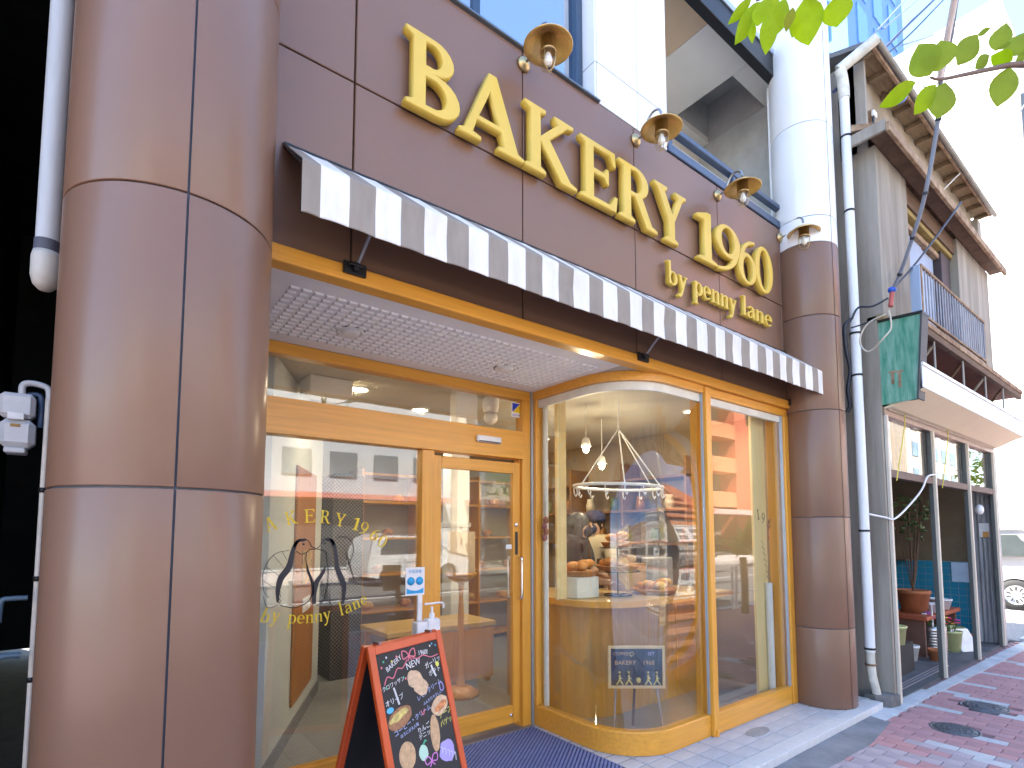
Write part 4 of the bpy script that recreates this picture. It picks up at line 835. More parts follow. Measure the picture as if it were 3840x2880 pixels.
# dark lettering on the flat pane
d2 = thing('window_decal', 'dark hand drawn numbers and leaf on the flat right hand pane', 'decal', (4.55, .03, 1.3))
inkd = M('decal_dark', (.06, .05, .03), .5)
for ch, x, z, a in (('1', 4.46, 1.60, 8), ('9', 4.53, 1.575, -4), ('6', 4.62, 1.54, -18)):
    link('letter', glyph(ch, .07, .09, .0003, 0, Matrix.Translation((x, .0292, z)) @ Matrix.Rotation(R(-a), 4, 'Y') @ FR), inkd, d2)
for k in range(7): line(d2, smooth2([(4.50+.012*k, 1.42-.05*k), (4.54+.014*k, 1.40-.05*k), (4.53+.012*k, 1.36-.05*k), (4.57+.01*k, 1.35-.05*k)], 3), .0014, inkd, 'stroke', .0292)
# ================================================================ PEOPLE behind the counter
def skin_obj(name, pts, edges, mat, parent, root=0, sub=2):
    me = bpy.data.meshes.new(name); me.from_pydata([p[:3] for p in pts], edges, [])
    o = bpy.data.objects.new(name, me); C.objects.link(o); me.materials.append(mat)
    o.modifiers.new('skin', 'SKIN'); sv_ = me.skin_vertices[0].data if me.skin_vertices else None
    if sv_ is None:
        bm = bmesh.new(); bm.from_mesh(me); bm.verts.layers.skin.verify(); bm.to_mesh(me); bm.free(); sv_ = me.skin_vertices[0].data
    for i, p in enumerate(pts):
        sv_[i].radius = (p[3], p[4] if len(p) > 4 else p[3]); sv_[i].use_root = (i == root)
    o.modifiers['skin'].use_smooth_shade = True
    s = o.modifiers.new('sub', 'SUBSURF'); s.levels = sub; s.render_levels = sub
    o.parent = parent; return o
skinm = M('skin', (.55, .33, .23), .5, 0, .05); hairm = M('black_hair', (.018, .014, .013), .4, 0, .3, 30, (1, 1, .1)); navy = M('navy_cloth', (.02, .025, .07), .8, 0, .15, 20); apron = M('brown_apron', (.10, .055, .04), .8)
def person(loc, rz, lb, bend, shirt, hat):
    t = thing('person', lb, 'person', loc, rz)
    hx = .10*bend; hz = 1.55-.05*bend
    body = [(0, 0, .92, .15, .11), (0, .0, 1.10, .135, .10), (.03*bend, 0, 1.28, .15, .105), (.05*bend, 0, 1.38, .12, .08), (.07*bend, 0, 1.45, .05), (hx, 0, hz-.03, .062, .068), (hx+.01, 0, hz+.05, .085, .075), (hx, 0, hz+.11, .07, .065),
            (.05*bend, .17, 1.37, .055), (.12, .24, 1.13, .042), (.34, .16, 1.05, .032), (.42, .13, 1.05, .03, .015), (.05*bend, -.17, 1.37, .055), (.12, -.24, 1.13, .042), (.34, -.16, 1.05, .032), (.42, -.13, 1.05, .03, .015),
            (0, .09, .85, .085), (.01, .10, .48, .06), (0, .10, .08, .045), (.13, .10, .04, .035), (0, -.09, .85, .085), (.01, -.10, .48, .06), (0, -.10, .08, .045), (.13, -.10, .04, .035)]
    ed = [(0, 1), (1, 2), (2, 3), (3, 4), (4, 5), (5, 6), (6, 7), (3, 8), (8, 9), (9, 10), (10, 11), (3, 12), (12, 13), (13, 14), (14, 15), (0, 16), (16, 17), (17, 18), (18, 19), (0, 20), (20, 21), (21, 22), (22, 23)]
    # five fingers per hand
    for s, hnd in ((1, 11), (-1, 15)):
        hxp, hyp, hzp = body[hnd][:3]
        for k in range(5):
            ln = (.045, .062, .068, .062, .05)[k]; off = (k-2)*.014
            b0 = len(body)
            if k == 0: body += [(hxp-.01, hyp-s*.035, hzp, .009), (hxp+.025, hyp-s*.05, hzp-.012, .008)]
            else: body += [(hxp+.03, hyp+s*off, hzp-.004, .009), (hxp+.03+ln*.7, hyp+s*off, hzp-.022, .007)]
            ed += [(hnd, b0), (b0, b0+1)]
    skin_obj('body', body, ed, skinm, t)
    sh = [(0, 0, .90, .19, .15), (0, .0, 1.10, .175, .14), (.03*bend, 0, 1.28, .19, .145), (.05*bend, 0, 1.40, .16, .12), (.07*bend, 0, 1.47, .08), (.05*bend, .18, 1.38, .10), (.11, .24, 1.14, .075), (.05*bend, -.18, 1.38, .10), (.11, -.24, 1.14, .075)]
    skin_obj('shirt', sh, [(0, 1), (1, 2), (2, 3), (3, 4), (3, 5), (5, 6), (3, 7), (7, 8)], shirt, t)
    skin_obj('trousers', [(0, 0, .93, .15, .12), (0, .09, .84, .10), (.01, .10, .48, .075), (0, .10, .10, .06), (0, -.09, .84, .10), (.01, -.10, .48, .075), (0, -.10, .10, .06)], [(0, 1), (1, 2), (2, 3), (0, 4), (4, 5), (5, 6)], M('dark_trousers', (.03, .03, .035), .8), t)
    MB().box(.125, .135, -.14, .14, .55, 1.22, bev=.004).obj('apron', apron, t, True)
    H = Vector((hx, 0, hz+.04))
    hq = MB()
    hq.blob((hx-.034, 0, hz+.080), (.108, .104, .108), 16, 10)
    if not hat:
        [hq.tube([(hx+.0, s*.070, hz+.10), (hx-.005, s*.092, hz+.02), (hx-.01, s*.098, hz-.08), (hx+.02, s*.09, hz-.24), (hx+.05, s*.085, hz-.34)], [.04, .044, .05, .045, .012], 10) for s in (-1, 1)]; hq.tube([(hx-.08, 0, hz+.08), (hx-.10, 0, hz-.04), (hx-.10, 0, hz-.18), (hx-.07, 0, hz-.32)], [.09, .095, .09, .03], 12)
    hq.obj('hair', hairm, t, True)
    if hat:
        MB().lathe([(.0, .125), (.07, .115), (.112, .07), (.118, .03), (.112, .0), (.105, .0), (.0, .10)], 20, (hx-.02, 0, hz+.08)).obj('bandana', M('navy_check', (.025, .03, .09), .8, 0, .4, 40), t, True)
    mq = MB(); mq.blob((hx+.062, 0, hz-.0), (.045, .062, .055), 12, 8); mq.obj('mask', navy, t, True)
    eq = MB()
    for s in (-1, 1): eq.blob((hx+.083, s*.032, hz+.062), (.008, .014, .006), 8, 6)
    eq.obj('eyes', M('eye_dark', (.02, .015, .012), .2), t, True)
    eq = MB()
    for s in (-1, 1): eq.tube([(hx+.084, s*.018, hz+.082), (hx+.086, s*.035, hz+.087), (hx+.072, s*.052, hz+.082)], .004, 5)
    eq.obj('eyebrows', hairm, t, True)
    nq = MB(); nq.tube([(hx+.088, 0, hz+.07), (hx+.102, 0, hz+.04)], [.008, .014], 8); nq.obj('nose', skinm, t, True)
    eq = MB()
    for s in (-1, 1): eq.blob((hx-.01, s*.088, hz+.045), (.018, .008, .028), 8, 6)
    eq.obj('ears', skinm, t, True)
    return t
person((3.62, 1.42, .0), R(-62), 'person with long black hair and navy mask bending over the bread', 1.0, M('black_shirt', (.03, .022, .03), .8), False)
person((4.30, 1.75, .0), R(-160), 'person wearing a navy bandana further back behind the counter', .4, M('cream_shirt', (.45, .38, .26), .8), True)

# ================================================================ LEFT ALLEY
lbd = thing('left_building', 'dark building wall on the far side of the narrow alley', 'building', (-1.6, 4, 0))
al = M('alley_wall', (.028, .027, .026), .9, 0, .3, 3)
B('wall', (-3.5, -.95, .1, 9, GZ, 12), al, lbd, 0); B('end_wall', (-.95, -.12, 7.5, 8, GZ, 12), al, lbd, 0); B('canopy', (-.95, -.12, .9, 7.5, 5.6, 5.7), al, lbd, 0)  # the canopy is an added cover that keeps the alley dark
dp = thing('drain_pipe', 'thick white drain pipe left of the big brown column', 'pipe', (-.165, .06, 2.4))
MB().tube([(-.166, .08, 2.46), (-.168, .08, 5.5)], .034, 20).obj('pipe', M('pvc_grey', (.42, .43, .44), .45, 0, .10, 5, (3, 3, .4)), dp); MB().lathe([(.037, 2.46), (.037, 2.50)], 20, (-.166, .08, 0)).obj('collar', M('collar_dark', (.06, .06, .08), .6), dp)
MB().lathe([(0, 2.325), (.018, 2.328), (.034, 2.345), (.0415, 2.375), (.042, 2.44), (.038, 2.46), (.0, 2.46)], 22, (-.166, .08, 0)).obj('end_cap', M('cap_grey', (.38, .36, .32), .5, 0, .15, 9), dp)
gm = thing('gas_meter', 'white gas meter mounted in the dark alley', 'gas meter', (-.25, .62, 1.8))
gmm = M('meter_white', (.55, .56, .58), .5, 0, .12, 8)
B('upper_case', (-.315, -.205, .56, .64, 1.955, 2.055), gmm, gm, .015); B('lower_case', (-.31, -.20, .55, .65, 1.835, 1.948), gmm, gm, .02); B('register', (-.285, -.235, .545, .562, 1.945, 1.972), M('paper_white', (.8, .8, .8)), gm, .002); B('rust_label', (-.275, -.245, .547, .549, 1.915, 1.927), M('rust_label', (.35, .2, .07), .7), gm, 0)
MB().box(-.29, -.225, .55, .65, 1.812, 1.833, bev=.004).obj('base', gmm, gm)
MB().tube(spline([(-.25, .6, 2.055), (-.25, .6, 2.09), (-.235, .6, 2.105), (-.20, .6, 2.105), (-.17, .6, 2.09), (-.165, .6, 2.04)], 4), .012, 10).obj('inlet_pipe', gmm, gm)
MB().tube(spline([(-.235, .62, 2.06), (-.20, .62, 2.065), (-.19, .62, 2.03), (-.19, .62, 1.93)], 4), .010, 8).obj('blue_hose', M('hose_blue', (.05, .09, .18), .4), gm)
vp = thing('vertical_conduit', 'thin cream conduit running down the side of the big column', 'pipe', (-.14, .5, 0)); MB().tube([(-.168, .6, .0), (-.168, .6, 2.05)], .010, 10).obj('pipe', pipe_cream, vp)
for z in (.9, 1.3, 1.66): MB().lathe([(.010, z), (.014, z), (.014, z+.02), (.010, z+.02)], 12, (-.168, .6, 0)).obj('clip', black, vp)
MB().tube([(-.155, .7, 2.1), (-.155, .7, 2.4)], .012, 10).obj('upper_pipe', M('grey_pipe', (.18, .19, .2), .5), vp)
bp_ = M('dim_blue_pipe', (.08, .14, .20), .4)
tag(MB().tube(spline([(-.19, .55, 1.24), (-.24, .55, 1.24), (-.265, .55, 1.23), (-.27, .55, 1.15)], 4), .010, 8).obj('tap_pipe', bp_), 'small blue grey tap pipe low in the dark alley, upper one', 'pipe')
tag(MB().tube(spline([(-.20, .55, 1.02), (-.25, .55, 1.02), (-.285, .55, 1.0), (-.29, .55, .92)], 4), .012, 8).obj('tap_pipe', bp_), 'small blue grey tap pipe low in the dark alley, lower one', 'pipe')

# ================================================================ OLD HOUSE ON THE RIGHT
oh = thing('old_house', 'weathered old two storey shop house right of the bakery', 'house', (8, 0, GZ))
hg = M('house_render', (.21, .18, .145), .9, 0, .0, 2.2, (3, 3, .3), col2=(.38, .345, .295), bump=.15, bscale=30)
hgw = M('house_render_warm', (.26, .195, .12), .9, 0, .0, 1.6, (1.5, 1.5, .5), col2=(.38, .335, .28), bump=.15, bscale=30)
rust = M('rusty_edge', (.15, .075, .04), .85, 0, 0, 7, (1, 1, 1), col2=(.42, .30, .19), bump=.3, bscale=50)
dwood = M('old_wood', (.12, .068, .04), .8, 0, .35, 6, (1, 1, 6))
rwood = M('red_brown_wood', (.13, .04, .022), .8, 0, .3, 4)
blush = M('blue_shutter', (.30, .38, .52), .5, 0, .12, 3, (4, 4, .3))
B('side_wall', (5.80, 5.84, -.49, 6, GZ, 6.2), hg, oh, 0)
B('side_wall', (10.10, 10.3, -.47, 6, 2.7, 6.1), hg, oh, 0); B('rear_wall', (5.84, 10.3, 5.9, 6, GZ, 6.1), hg, oh, 0)
B('upper_wall', (5.801, 6.66, -.55, -.40, 3.55, 5.22), hg, oh, .004); B('upper_wall', (8.52, 10.06, -.55, -.40, 3.50, 5.22), hg, oh, .004); B('lintel_wall', (6.66, 8.52, -.52, -.40, 5.02, 5.22), dwood, oh, .003)
B('upper_wall', (5.80, 10.1, -.40, -.25, 5.22, 6.2), hgw, oh, 0)
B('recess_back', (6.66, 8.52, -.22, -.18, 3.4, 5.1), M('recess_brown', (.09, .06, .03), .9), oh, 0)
B('upper_wall_underside', (5.80, 6.1, -.55, -.41, 3.50, 3.549), M('underside_ochre', (.26, .20, .10), .9, 0, .3, 5), oh, .003)
for k in range(3): B('shutter', (6.68+k*.475, 6.68+k*.475+.468, -.42+.012*k, -.395+.012*k, 3.50, 4.86), blush, oh, .004)
B('shutter_rail', (6.66, 8.15, -.45, -.37, 4.87, 4.93), rust, oh, .003)
B('window_post', (8.14, 8.50, -.47, -.38, 3.5, 5.01), M('purple_brown', (.06, .042, .048), .7), oh, .004)
B('window_lining', (6.661, 8.51, -.50, -.24, 4.96, 5.015), M('ochre_boards', (.28, .20, .06), .8, 0, .3, 6), oh, .003)
# small rusty roof over the windows
MB().prism([(-.39, 5.43), (-.70, 5.275), (-.72, 5.262), (-.70, 5.245), (-.39, 5.36)], 5.62, 10.2, 'x').obj('pent_roof', rust, oh)
B('pent_roof_edge', (5.60, 10.22, -.735, -.701, 5.17, 5.255), rust, oh, .004); B('pent_roof_side', (5.60, 5.635, -.70, -.36, 5.19, 5.30), hg, oh, .004); B('pent_soffit', (5.64, 10.18, -.70, -.552, 5.222, 5.24), dwood, oh, .002)
# main roof with eave
MB().prism([(-.58, 6.205), (-.58, 6.25), (2.6, 7.3), (6.2, 6.2), (6.2, 6.14), (2.6, 7.2)], 5.74, 10.25, 'x').obj('roof', M('roof_tile', (.16, .165, .18), .7, 0, .2, 5), oh)
MB().box(5.73, 10.26, -.61, -.58, 6.13, 6.23, bev=.004).obj('eave_board', rust, oh)
for k in range(13): MB().box(5.78+k*.37, 5.82+k*.37, -.575, -.405, 6.14, 6.195, bev=.003).obj('rafter', M('rafter_tan', (.24, .17, .10), .85, 0, .25, 6), oh)
MB().box(5.74, 10.25, -.575, -.252, 6.197, 6.203).obj('eave_soffit', M('eave_planks', (.30, .215, .125), .85, 0, .3, 5, (1, 8, 1)), oh)
MB().tube([(5.74, -.64, 6.18), (10.28, -.64, 6.13)], .026, 10).obj('gutter', M('gutter_grey', (.26, .25, .22), .6, 0, .2, 6), oh)
MB().tube([(8.6, -.42, 5.95), (8.66, -.60, 6.12)], .008, 6).obj('gutter_stay', pvc, oh)
# overhanging balcony ledge
MB().box(5.90, 10.30, -.80, -.552, 3.43, 3.485, bev=.004).obj('balcony_ledge', rust, oh); B('ledge_beam', (5.92, 10.28, -.79, -.74, 3.36, 3.428), dwood, oh, .003)
B('overhang_back', (5.85, 10.1, -.46, -.42, 2.72, 3.42), rwood, oh, 0); B('overhang_soffit', (5.90, 10.28, -.73, -.46, 3.395, 3.425), rwood, oh, 0)
for k, x in enumerate((6.55, 7.55, 8.5, 9.4)):
    MB().tube([(x, -.47, 3.0), (x+.05, -.72, 3.38)], .016, 6).obj('strut', dwood if k % 2 else hg, oh); MB().tube([(x-.1, -.76, 2.92), (x-.1, -.76, 3.40)], .010, 6).obj('tie_rod', M('rod_grey', (.35, .33, .30), .6), oh)
rlg = thing('window_railing', 'rusty balcony railing with thin bars on the old house', 'railing', (7.2, -.79, 3.49))
B('top_rail', (6.04, 8.36, -.802, -.775, 3.985, 4.012), rust, rlg, .003); B('bottom_rail', (6.04, 8.36, -.80, -.778, 3.515, 3.535), rust, rlg, .003)
for k in range(26): MB().tube([(6.08+k*.09, -.789, 3.535), (6.08+k*.09, -.789, 3.985)], .0065, 6).obj('bar', M('bar_blue_grey', (.32, .34, .40), .6, 0, .2), rlg)
for x in (6.05, 8.34): MB().tube([(x, -.789, 3.487), (x, -.789, 4.0)], .011, 6).obj('post', rust, rlg)
B('side_sheet', (6.015, 6.035, -.79, -.71, 3.487, 4.0), blush, rlg, .003)
# canopy over the shop front
cn = thing('shop_canopy', 'cream and white metal canopy over the old shop front', 'canopy', (8, -.7, 2.7))
for k in range(7): B('fascia_panel', (5.86+k*.606, 5.86+k*.606+.602, -.812, -.80, 2.80, 3.00), M('canopy_white', (.74, .76, .80), .45, 0, .05), cn, .003)
B('top_trim', (5.85, 10.12, -.825, -.79, 3.001, 3.03), white_panel, cn, .004); B('roof_sheet', (5.86, 10.1, -.79, -.47, 2.97, 2.995), M('canopy_top', (.5, .5, .5), .6), cn, .002)
MB().prism([(-.80, 2.795), (-.815, 2.79), (-.56, 2.665), (-.50, 2.66), (-.50, 2.675)], 5.87, 9.95, 'x').obj('soffit', M('canopy_cream', (.78, .66, .46), .6, 0, .03), cn)
MB().prism([(-.80, 2.80), (-.80, 2.995), (-.47, 2.965), (-.50, 2.69)], 10.085, 10.11, 'x').obj('end_plate', M('canopy_cream', (.78, .66, .46)), cn)
# shop front
sfm = M('post_cream', (.62, .55, .45), .5, 0, .08, 5, (2, 2, .4)); sfd = M('post_dark_side', (.10, .11, .11), .5, .4)  # cream post fronts, dark grey post sides
B('head_beam', (5.86, 10.05, -.50, -.44, 2.60, 2.68), M('head_bronze', (.30, .23, .18), .4, .3, .2, 4), oh, .004); B('head_track', (5.93, 10.0, -.515, -.50, 2.655, 2.675), sfm, oh, .002)
for x in (5.865, 7.25, 8.62, 9.905):
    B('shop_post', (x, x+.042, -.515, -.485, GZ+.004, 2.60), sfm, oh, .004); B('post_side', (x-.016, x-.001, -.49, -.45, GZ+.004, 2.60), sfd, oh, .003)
for x0, x1 in ((5.921, 7.21), (7.306, 8.58), (8.676, 9.868)):
    B('transom_bar', (x0, x1, -.50, -.43, 2.015, 2.09), M('transom_brown', (.105, .065, .055), .6, 0, .2, 5), oh, .004); B('transom_glass', (x0, x1, -.455, -.449, 2.092, 2.598), gl, oh, 0)
    nn_ = 4
    for k in range(nn_+1):
        xx = x0+(x1-x0)*k/nn_; B('transom_mullion', (max(x0, xx-.028), min(x1, xx+.028), -.447, -.40, 2.092, 2.598), dwood, oh, .003)
    for k in range(nn_):
        xa, xb = x0+(x1-x0)*k/nn_+.03, x0+(x1-x0)*(k+1)/nn_-.03
        B('transom_curtain', (xa, xb if k % 2 == 0 else (xa+xb)/2, -.39, -.38, 2.10, 2.58), M('pale_paper', (.80, .80, .78), .8) if (k+int(x0)) % 3 else M('orange_board', (.60, .22, .07), .7), oh, 0)
# ground-floor room
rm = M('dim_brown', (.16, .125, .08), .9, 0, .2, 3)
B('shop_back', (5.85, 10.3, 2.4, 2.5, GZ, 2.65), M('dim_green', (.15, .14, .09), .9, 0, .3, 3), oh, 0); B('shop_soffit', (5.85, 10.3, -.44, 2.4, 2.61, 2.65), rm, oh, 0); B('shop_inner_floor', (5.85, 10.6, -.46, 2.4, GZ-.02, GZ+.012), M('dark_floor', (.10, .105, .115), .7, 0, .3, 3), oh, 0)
tw_ = B('tile_wall', (10.31, 10.38, -.15, 2.4, GZ, 1.05), M('tile_grout', (.30, .36, .40), .8), oh, 0); B('right_wall', (10.36, 10.42, -.15, 2.4, 1.05, 2.62), rm, oh, 0)
tmm = MB().box(-.006, 0, .003, .097, .003, .097, bev=.002).mesh('blue_tile'); tmm.materials.append(M('blue_tile', (.02, .26, .42), .3, 0, .18, 2.5))
for i in range(24):
    for j in range(11):
        o = bpy.data.objects.new('blue_tile', tmm); C.objects.link(o); o.parent = tw_; o.location = (10.309, -.15+i*.1, -.05+j*.1)
co = thing('corrugated_sheet', 'grey corrugated metal sheet at the right end of the old shop', 'metal sheet', (10.0, -.35, 0))
q = MB(); vs = []; nsh = 28
for i in range(nsh+1):
    y = -.47+i*.30/nsh; xx = 10.02+.010*math.sin(i*1.35); vs += [(xx, y, GZ+.005), (xx, y, 2.6), (xx+.006, y, 2.6), (xx+.006, y, GZ+.005)]
q.add(vs, [f for i in range(nsh) for f in ((i*4, i*4+4, i*4+5, i*4+1), (i*4+2, i*4+6, i*4+7, i*4+3))], True); q.obj('sheet', M('zinc', (.16, .155, .165), .6, .3, 0, 4, (6, 6, .4), col2=(.42, .43, .46)), co)
B('edge_post', (9.97, 10.06, -.51, -.475, GZ+.005, 2.6), M('edge_grey', (.36, .37, .38), .5), co, .004)
tag(B('paper_notice', (10.0, 10.006, -.40, -.29, 1.42, 1.62), M('paper_white', (.8, .8, .8)), None, 0), 'white paper notice on the corrugated sheet', 'notice'); tag(B('paper_notice', (9.994, 9.999, -.395, -.33, 1.42, 1.50), M('notice_orange', (.65, .30, .08), .6), None, 0), 'orange square label on the lower corner of the paper notice', 'label')
tag(B('paper_notice', (10.29, 10.30, -.10, .12, .75, 1.04), M('paper_blue', (.5, .65, .85), .7), None, 0), 'pale blue paper taped on the blue tiles', 'notice')
for k, y in enumerate((-.30, -.335, -.37)): tag(B('door_track', (5.93, 7.9, y-.006, y+.006, GZ+.012, GZ+.02), M('track_steel', (.45, .45, .5), .4, .7), None, 0), ('innermost of three steel door tracks on the old shop floor', 'middle one of three steel door tracks on the old shop floor', 'outermost of three steel door tracks on the old shop floor')[k], 'track')
# green sign on the side
gsn = thing('green_sign', 'faded green tapered metal sign with rust marks under the ledge', 'sign', (5.85, -.6, 2.7))
greenm = M('faded_green', (.012, .20, .115), .55, 0, 0, 4, (3, 6, .9), col2=(.22, .42, .33), bump=.1, bscale=20)
MB().prism([(-.425, 3.49), (-.825, 3.47), (-.765, 2.70), (-.455, 2.69)], 5.84, 5.86, 'x').obj('face', greenm, gsn)
MB().prism([(-.826, 3.475), (-.842, 3.475), (-.78, 2.70), (-.766, 2.70)], 5.825, 6.0, 'x').obj('front_edge', M('edge_dark', (.05, .055, .06), .6), gsn); MB().prism([(-.42, 3.492), (-.845, 3.472), (-.845, 3.492), (-.42, 3.512)], 5.82, 6.0, 'x').obj('top_cap', black, gsn); MB().prism([(-.40, 3.46), (-.80, 3.46), (-.75, 2.72), (-.43, 2.72)], 5.862, 5.99, 'x').obj('box', M('sign_back', (.05, .08, .07), .7), gsn)
for y, z, l_ in ((-.585, 2.98, .11), (-.64, 2.97, .14)):
    MB().box(5.8385, 5.8395, y-.03, y+.03, z, z+.018).box(5.838, 5.8384, y-.012, y+.012, z-l_, z+.001).obj('rust_mark', rust, gsn)
# drain pipe of the old house
dp2 = thing('drain_pipe', 'white drain pipe running down the gap beside the old house', 'pipe', (5.62, -.36, 0))
MB().tube([(5.60, -.375, .42), (5.60, -.375, 5.72)], .042, 16).obj('pipe', pvc, dp2)
MB().tube(spline([(5.60, -.375, 5.70), (5.60, -.375, 5.80), (5.585, -.37, 5.92), (5.57, -.36, 5.99)], 4), .05, 14).obj('elbow', M('pvc_dirty', (.62, .60, .52), .6, 0, .25, 8), dp2)
MB().tube([(5.575, -.345, 6.0), (5.66, -.52, 6.12), (5.72, -.63, 6.20)], .05, 14).obj('gutter_outlet', M('pvc_dirty', (.62, .6, .52)), dp2)
MB().tube(spline([(5.60, -.375, .42), (5.605, -.375, .3), (5.615, -.378, .2), (5.65, -.385, .1), (5.68, -.39, .0)], 4), .036, 12).obj('shoe', M('pvc_dirty', (.62, .6, .52)), dp2)
for z in (.30, .44, 1.50, 2.95, 3.35, 4.55, 5.3): MB().lathe([(.043, z), (.047, z), (.047, z+.018), (.043, z+.018)], 16, (5.60, -.375, 0)).obj('clamp', black if z != .30 else rust, dp2)
gp = struct(B('gap_wall', (5.525, 5.80, .25, .3, GZ, 6.0), M('gap_grey', (.20, .205, .22), .9, 0, .3, 4), None, 0))
tag(B('meter_box', (5.55, 5.66, -.12, .1, 1.55, 2.05), black, None, .01), 'dark meter box in the gap beside the drain pipe', 'box')
tag(MB().prism([(5.62, -.30), (5.80, -.30), (5.86, -.44), (5.80, -.53), (5.66, -.50), (5.60, -.40)], GZ, .04).obj('broken_concrete', M('dirty_concrete', (.16, .155, .15), .95, 0, .4, 9, bump=.4, bscale=30)), 'broken concrete lump at the foot of the drain pipe', 'concrete')
# goods in front of the old shop
def bucket(x, y, z, r, h, lb): return tag(MB().lathe([(0, 0), (r*.78, 0), (r, h), (r*1.05, h), (r*1.05, h-.02), (r*.96, h-.02), (r*.75, .01), (0, .01)], 24, (x, y, z)).obj('bucket', M('pale_yellow_plastic', (.58, .62, .30), .45, 0, .05)), lb, 'bucket')
pf = tag(B('low_platform', (6.9, 7.35, -.20, .2, GZ+.012, .27), M('platform_grey', (.03, .03, .03), .8, 0, .2, 4), None, .006), 'low dark grey platform inside the old shop', 'platform')
bucket(7.05, -.12, .27, .11, .20, 'pale yellow bucket holding a white board on the platform'); bucket(8.93, -.16, GZ+.012, .12, .26, 'pale yellow bucket with bright flowers beside the middle post'); bucket(9.25, -.10, GZ+.012, .13, .27, 'pale yellow bucket behind the leaning white card')
wbd = thing('white_board', 'tall white printed board standing in the pale yellow bucket', 'board', (7.0, -.12, .45)); MB().box(-.10, .10, -.006, .006, 0, .62, mat=Matrix.Translation((6.99, -.14, .42)) @ Matrix.Rotation(R(35), 4, 'Z') @ Matrix.Rotation(R(-8), 4, 'X')).obj('board', M('printed_white', (.60, .62, .63), .6, 0, .35, 40), wbd)
cnn = thing('tin_can', 'ribbed steel can with flowers beside the middle post', 'can', (8.5, -.08, GZ)); prof = [(0, 0), (.14, 0)]
for k in range(9): prof += [(.14, .02+k*.035), (.147, .03+k*.035), (.14, .045+k*.035)]
MB().lathe(prof+[(.14, .36), (.13, .36), (.13, .03), (0, .03)], 28, (8.5, -.08, GZ+.012)).obj('can', M('tin', (.45, .43, .43), .3, .9, .15), cnn); MB().tube([(8.34, -.12, .60), (8.44, -.10, .28)], .010, 6).obj('stick', wp, cnn)
def flowers(x, y, z, cols, lb, n=16, r=.11, h=.16):
    t = thing('flower_bunch', lb, 'flowers', (x, y, z)); rr = random.Random(int(x*100)); st = MB()
    for i in range(n):
        a = rr.uniform(0, 6.28); d = r*math.sqrt(rr.random()); p = (x+d*math.cos(a), y+d*math.sin(a), z+h*rr.uniform(.5, 1.15))
        st.tube([(x+d*.3*math.cos(a), y+d*.3*math.sin(a), z-.05), p], .003, 4)
        q = MB()
        for k in range(5): q.blob((p[0]+.017*math.cos(k*1.257), p[1]+.017*math.sin(k*1.257), p[2]), (.014, .014, .008), 6, 4)
        q.obj('flower', M('petal_'+'abcdef'[cols[i % len(cols)][3]], cols[i % len(cols)][:3], .6), t)
        for k in range(2): st.blob((p[0]-.02+.03*k, p[1], p[2]-.05), (.022, .012, .006), 6, 4)
    st.obj('stems', M('stem_green', (.05, .13, .03), .6), t)
flowers(8.5, -.08, .31, [(.45, .12, .50, 0), (.75, .75, .72, 1), (.30, .08, .40, 2)], 'purple and white flowers in the steel can'); flowers(8.93, -.16, .20, [(.75, .03, .05, 3), (.80, .62, .05, 4), (.70, .05, .40, 5)], 'red yellow and magenta flowers in the pale bucket')
bn = thing('plant_bench', 'red brown wooden bench carrying pots in the old shop', 'bench', (8.7, .1, GZ)); B('seat', (8.15, 9.6, -.12, .35, .40, .45), M('bench_red', (.34, .08, .03), .6, 0, .2, 6), bn, .005)
for x in (8.2, 9.5): B('leg', (x, x+.05, -.08, .30, GZ+.012, .399), M('bench_leg', (.15, .07, .05), .7), bn, .004)
def pot(x, y, z, r, h, mt, nm, lb): return tag(MB().lathe([(0, 0), (r*.7, 0), (r*.95, h*.85), (r, h*.85), (r, h), (r*.9, h), (r*.62, .02), (0, .02)], 24, (x, y, z)).obj(nm, mt), lb, 'pot')
pot(8.55, .12, .451, .19, .29, M('terracotta', (.42, .15, .06), .8, 0, .25, 5), 'terracotta_pot', 'big terracotta pot on the red brown bench'); pot(8.72, -.05, .451, .10, .12, wp, 'white_bowl', 'white bowl on the bench next to the terracotta pot'); pot(9.2, .0, .451, .13, .14, wp, 'white_bowl', 'larger white bowl on the far end of the bench')
pt = thing('potted_plant', 'tall bare stemmed plant growing in the terracotta pot', 'plant', (8.55, .12, .7)); stq = MB(); rr = random.Random(5); lfq = MB()
for i in range(9):
    a = rr.uniform(0, 6.28); q1 = (8.55+.12*math.cos(a), .12+.12*math.sin(a), 1.35+rr.uniform(-.1, .3)); q2 = (8.55+.25*math.cos(a), .12+.22*math.sin(a), 1.75+rr.uniform(-.2, .3))
    stq.tube(spline([(8.55, .12, .70), (8.55+.05*math.cos(a), .12+.05*math.sin(a), 1.0), q1, q2], 4), .006, 5)
    for k in range(7):
        p = Vector(q1).lerp(Vector(q2), rr.random())+Vector((rr.uniform(-.08, .08), rr.uniform(-.08, .08), rr.uniform(-.05, .1))); lfq.blob(p, (.045, .012, .02), 6, 4, 0, 0, rr.uniform(0, 3))
stq.obj('stems', dwood, pt); stuff(lfq.obj('foliage', M('dim_leaf', (.06, .11, .03), .5, 0, .4, 10), pt))
cd_ = thing('leaning_card', 'white hand written card leaning against the pale bucket', 'card', (9.05, -.3, GZ)); MB().box(-.15, .15, -.008, .008, 0, .30, bev=.003, mat=Matrix.Translation((9.06, -.33, GZ+.014)) @ Matrix.Rotation(R(-24), 4, 'Z') @ Matrix.Rotation(R(-30), 4, 'X')).obj('card', M('paper_white', (.8, .8, .8)), cd_)
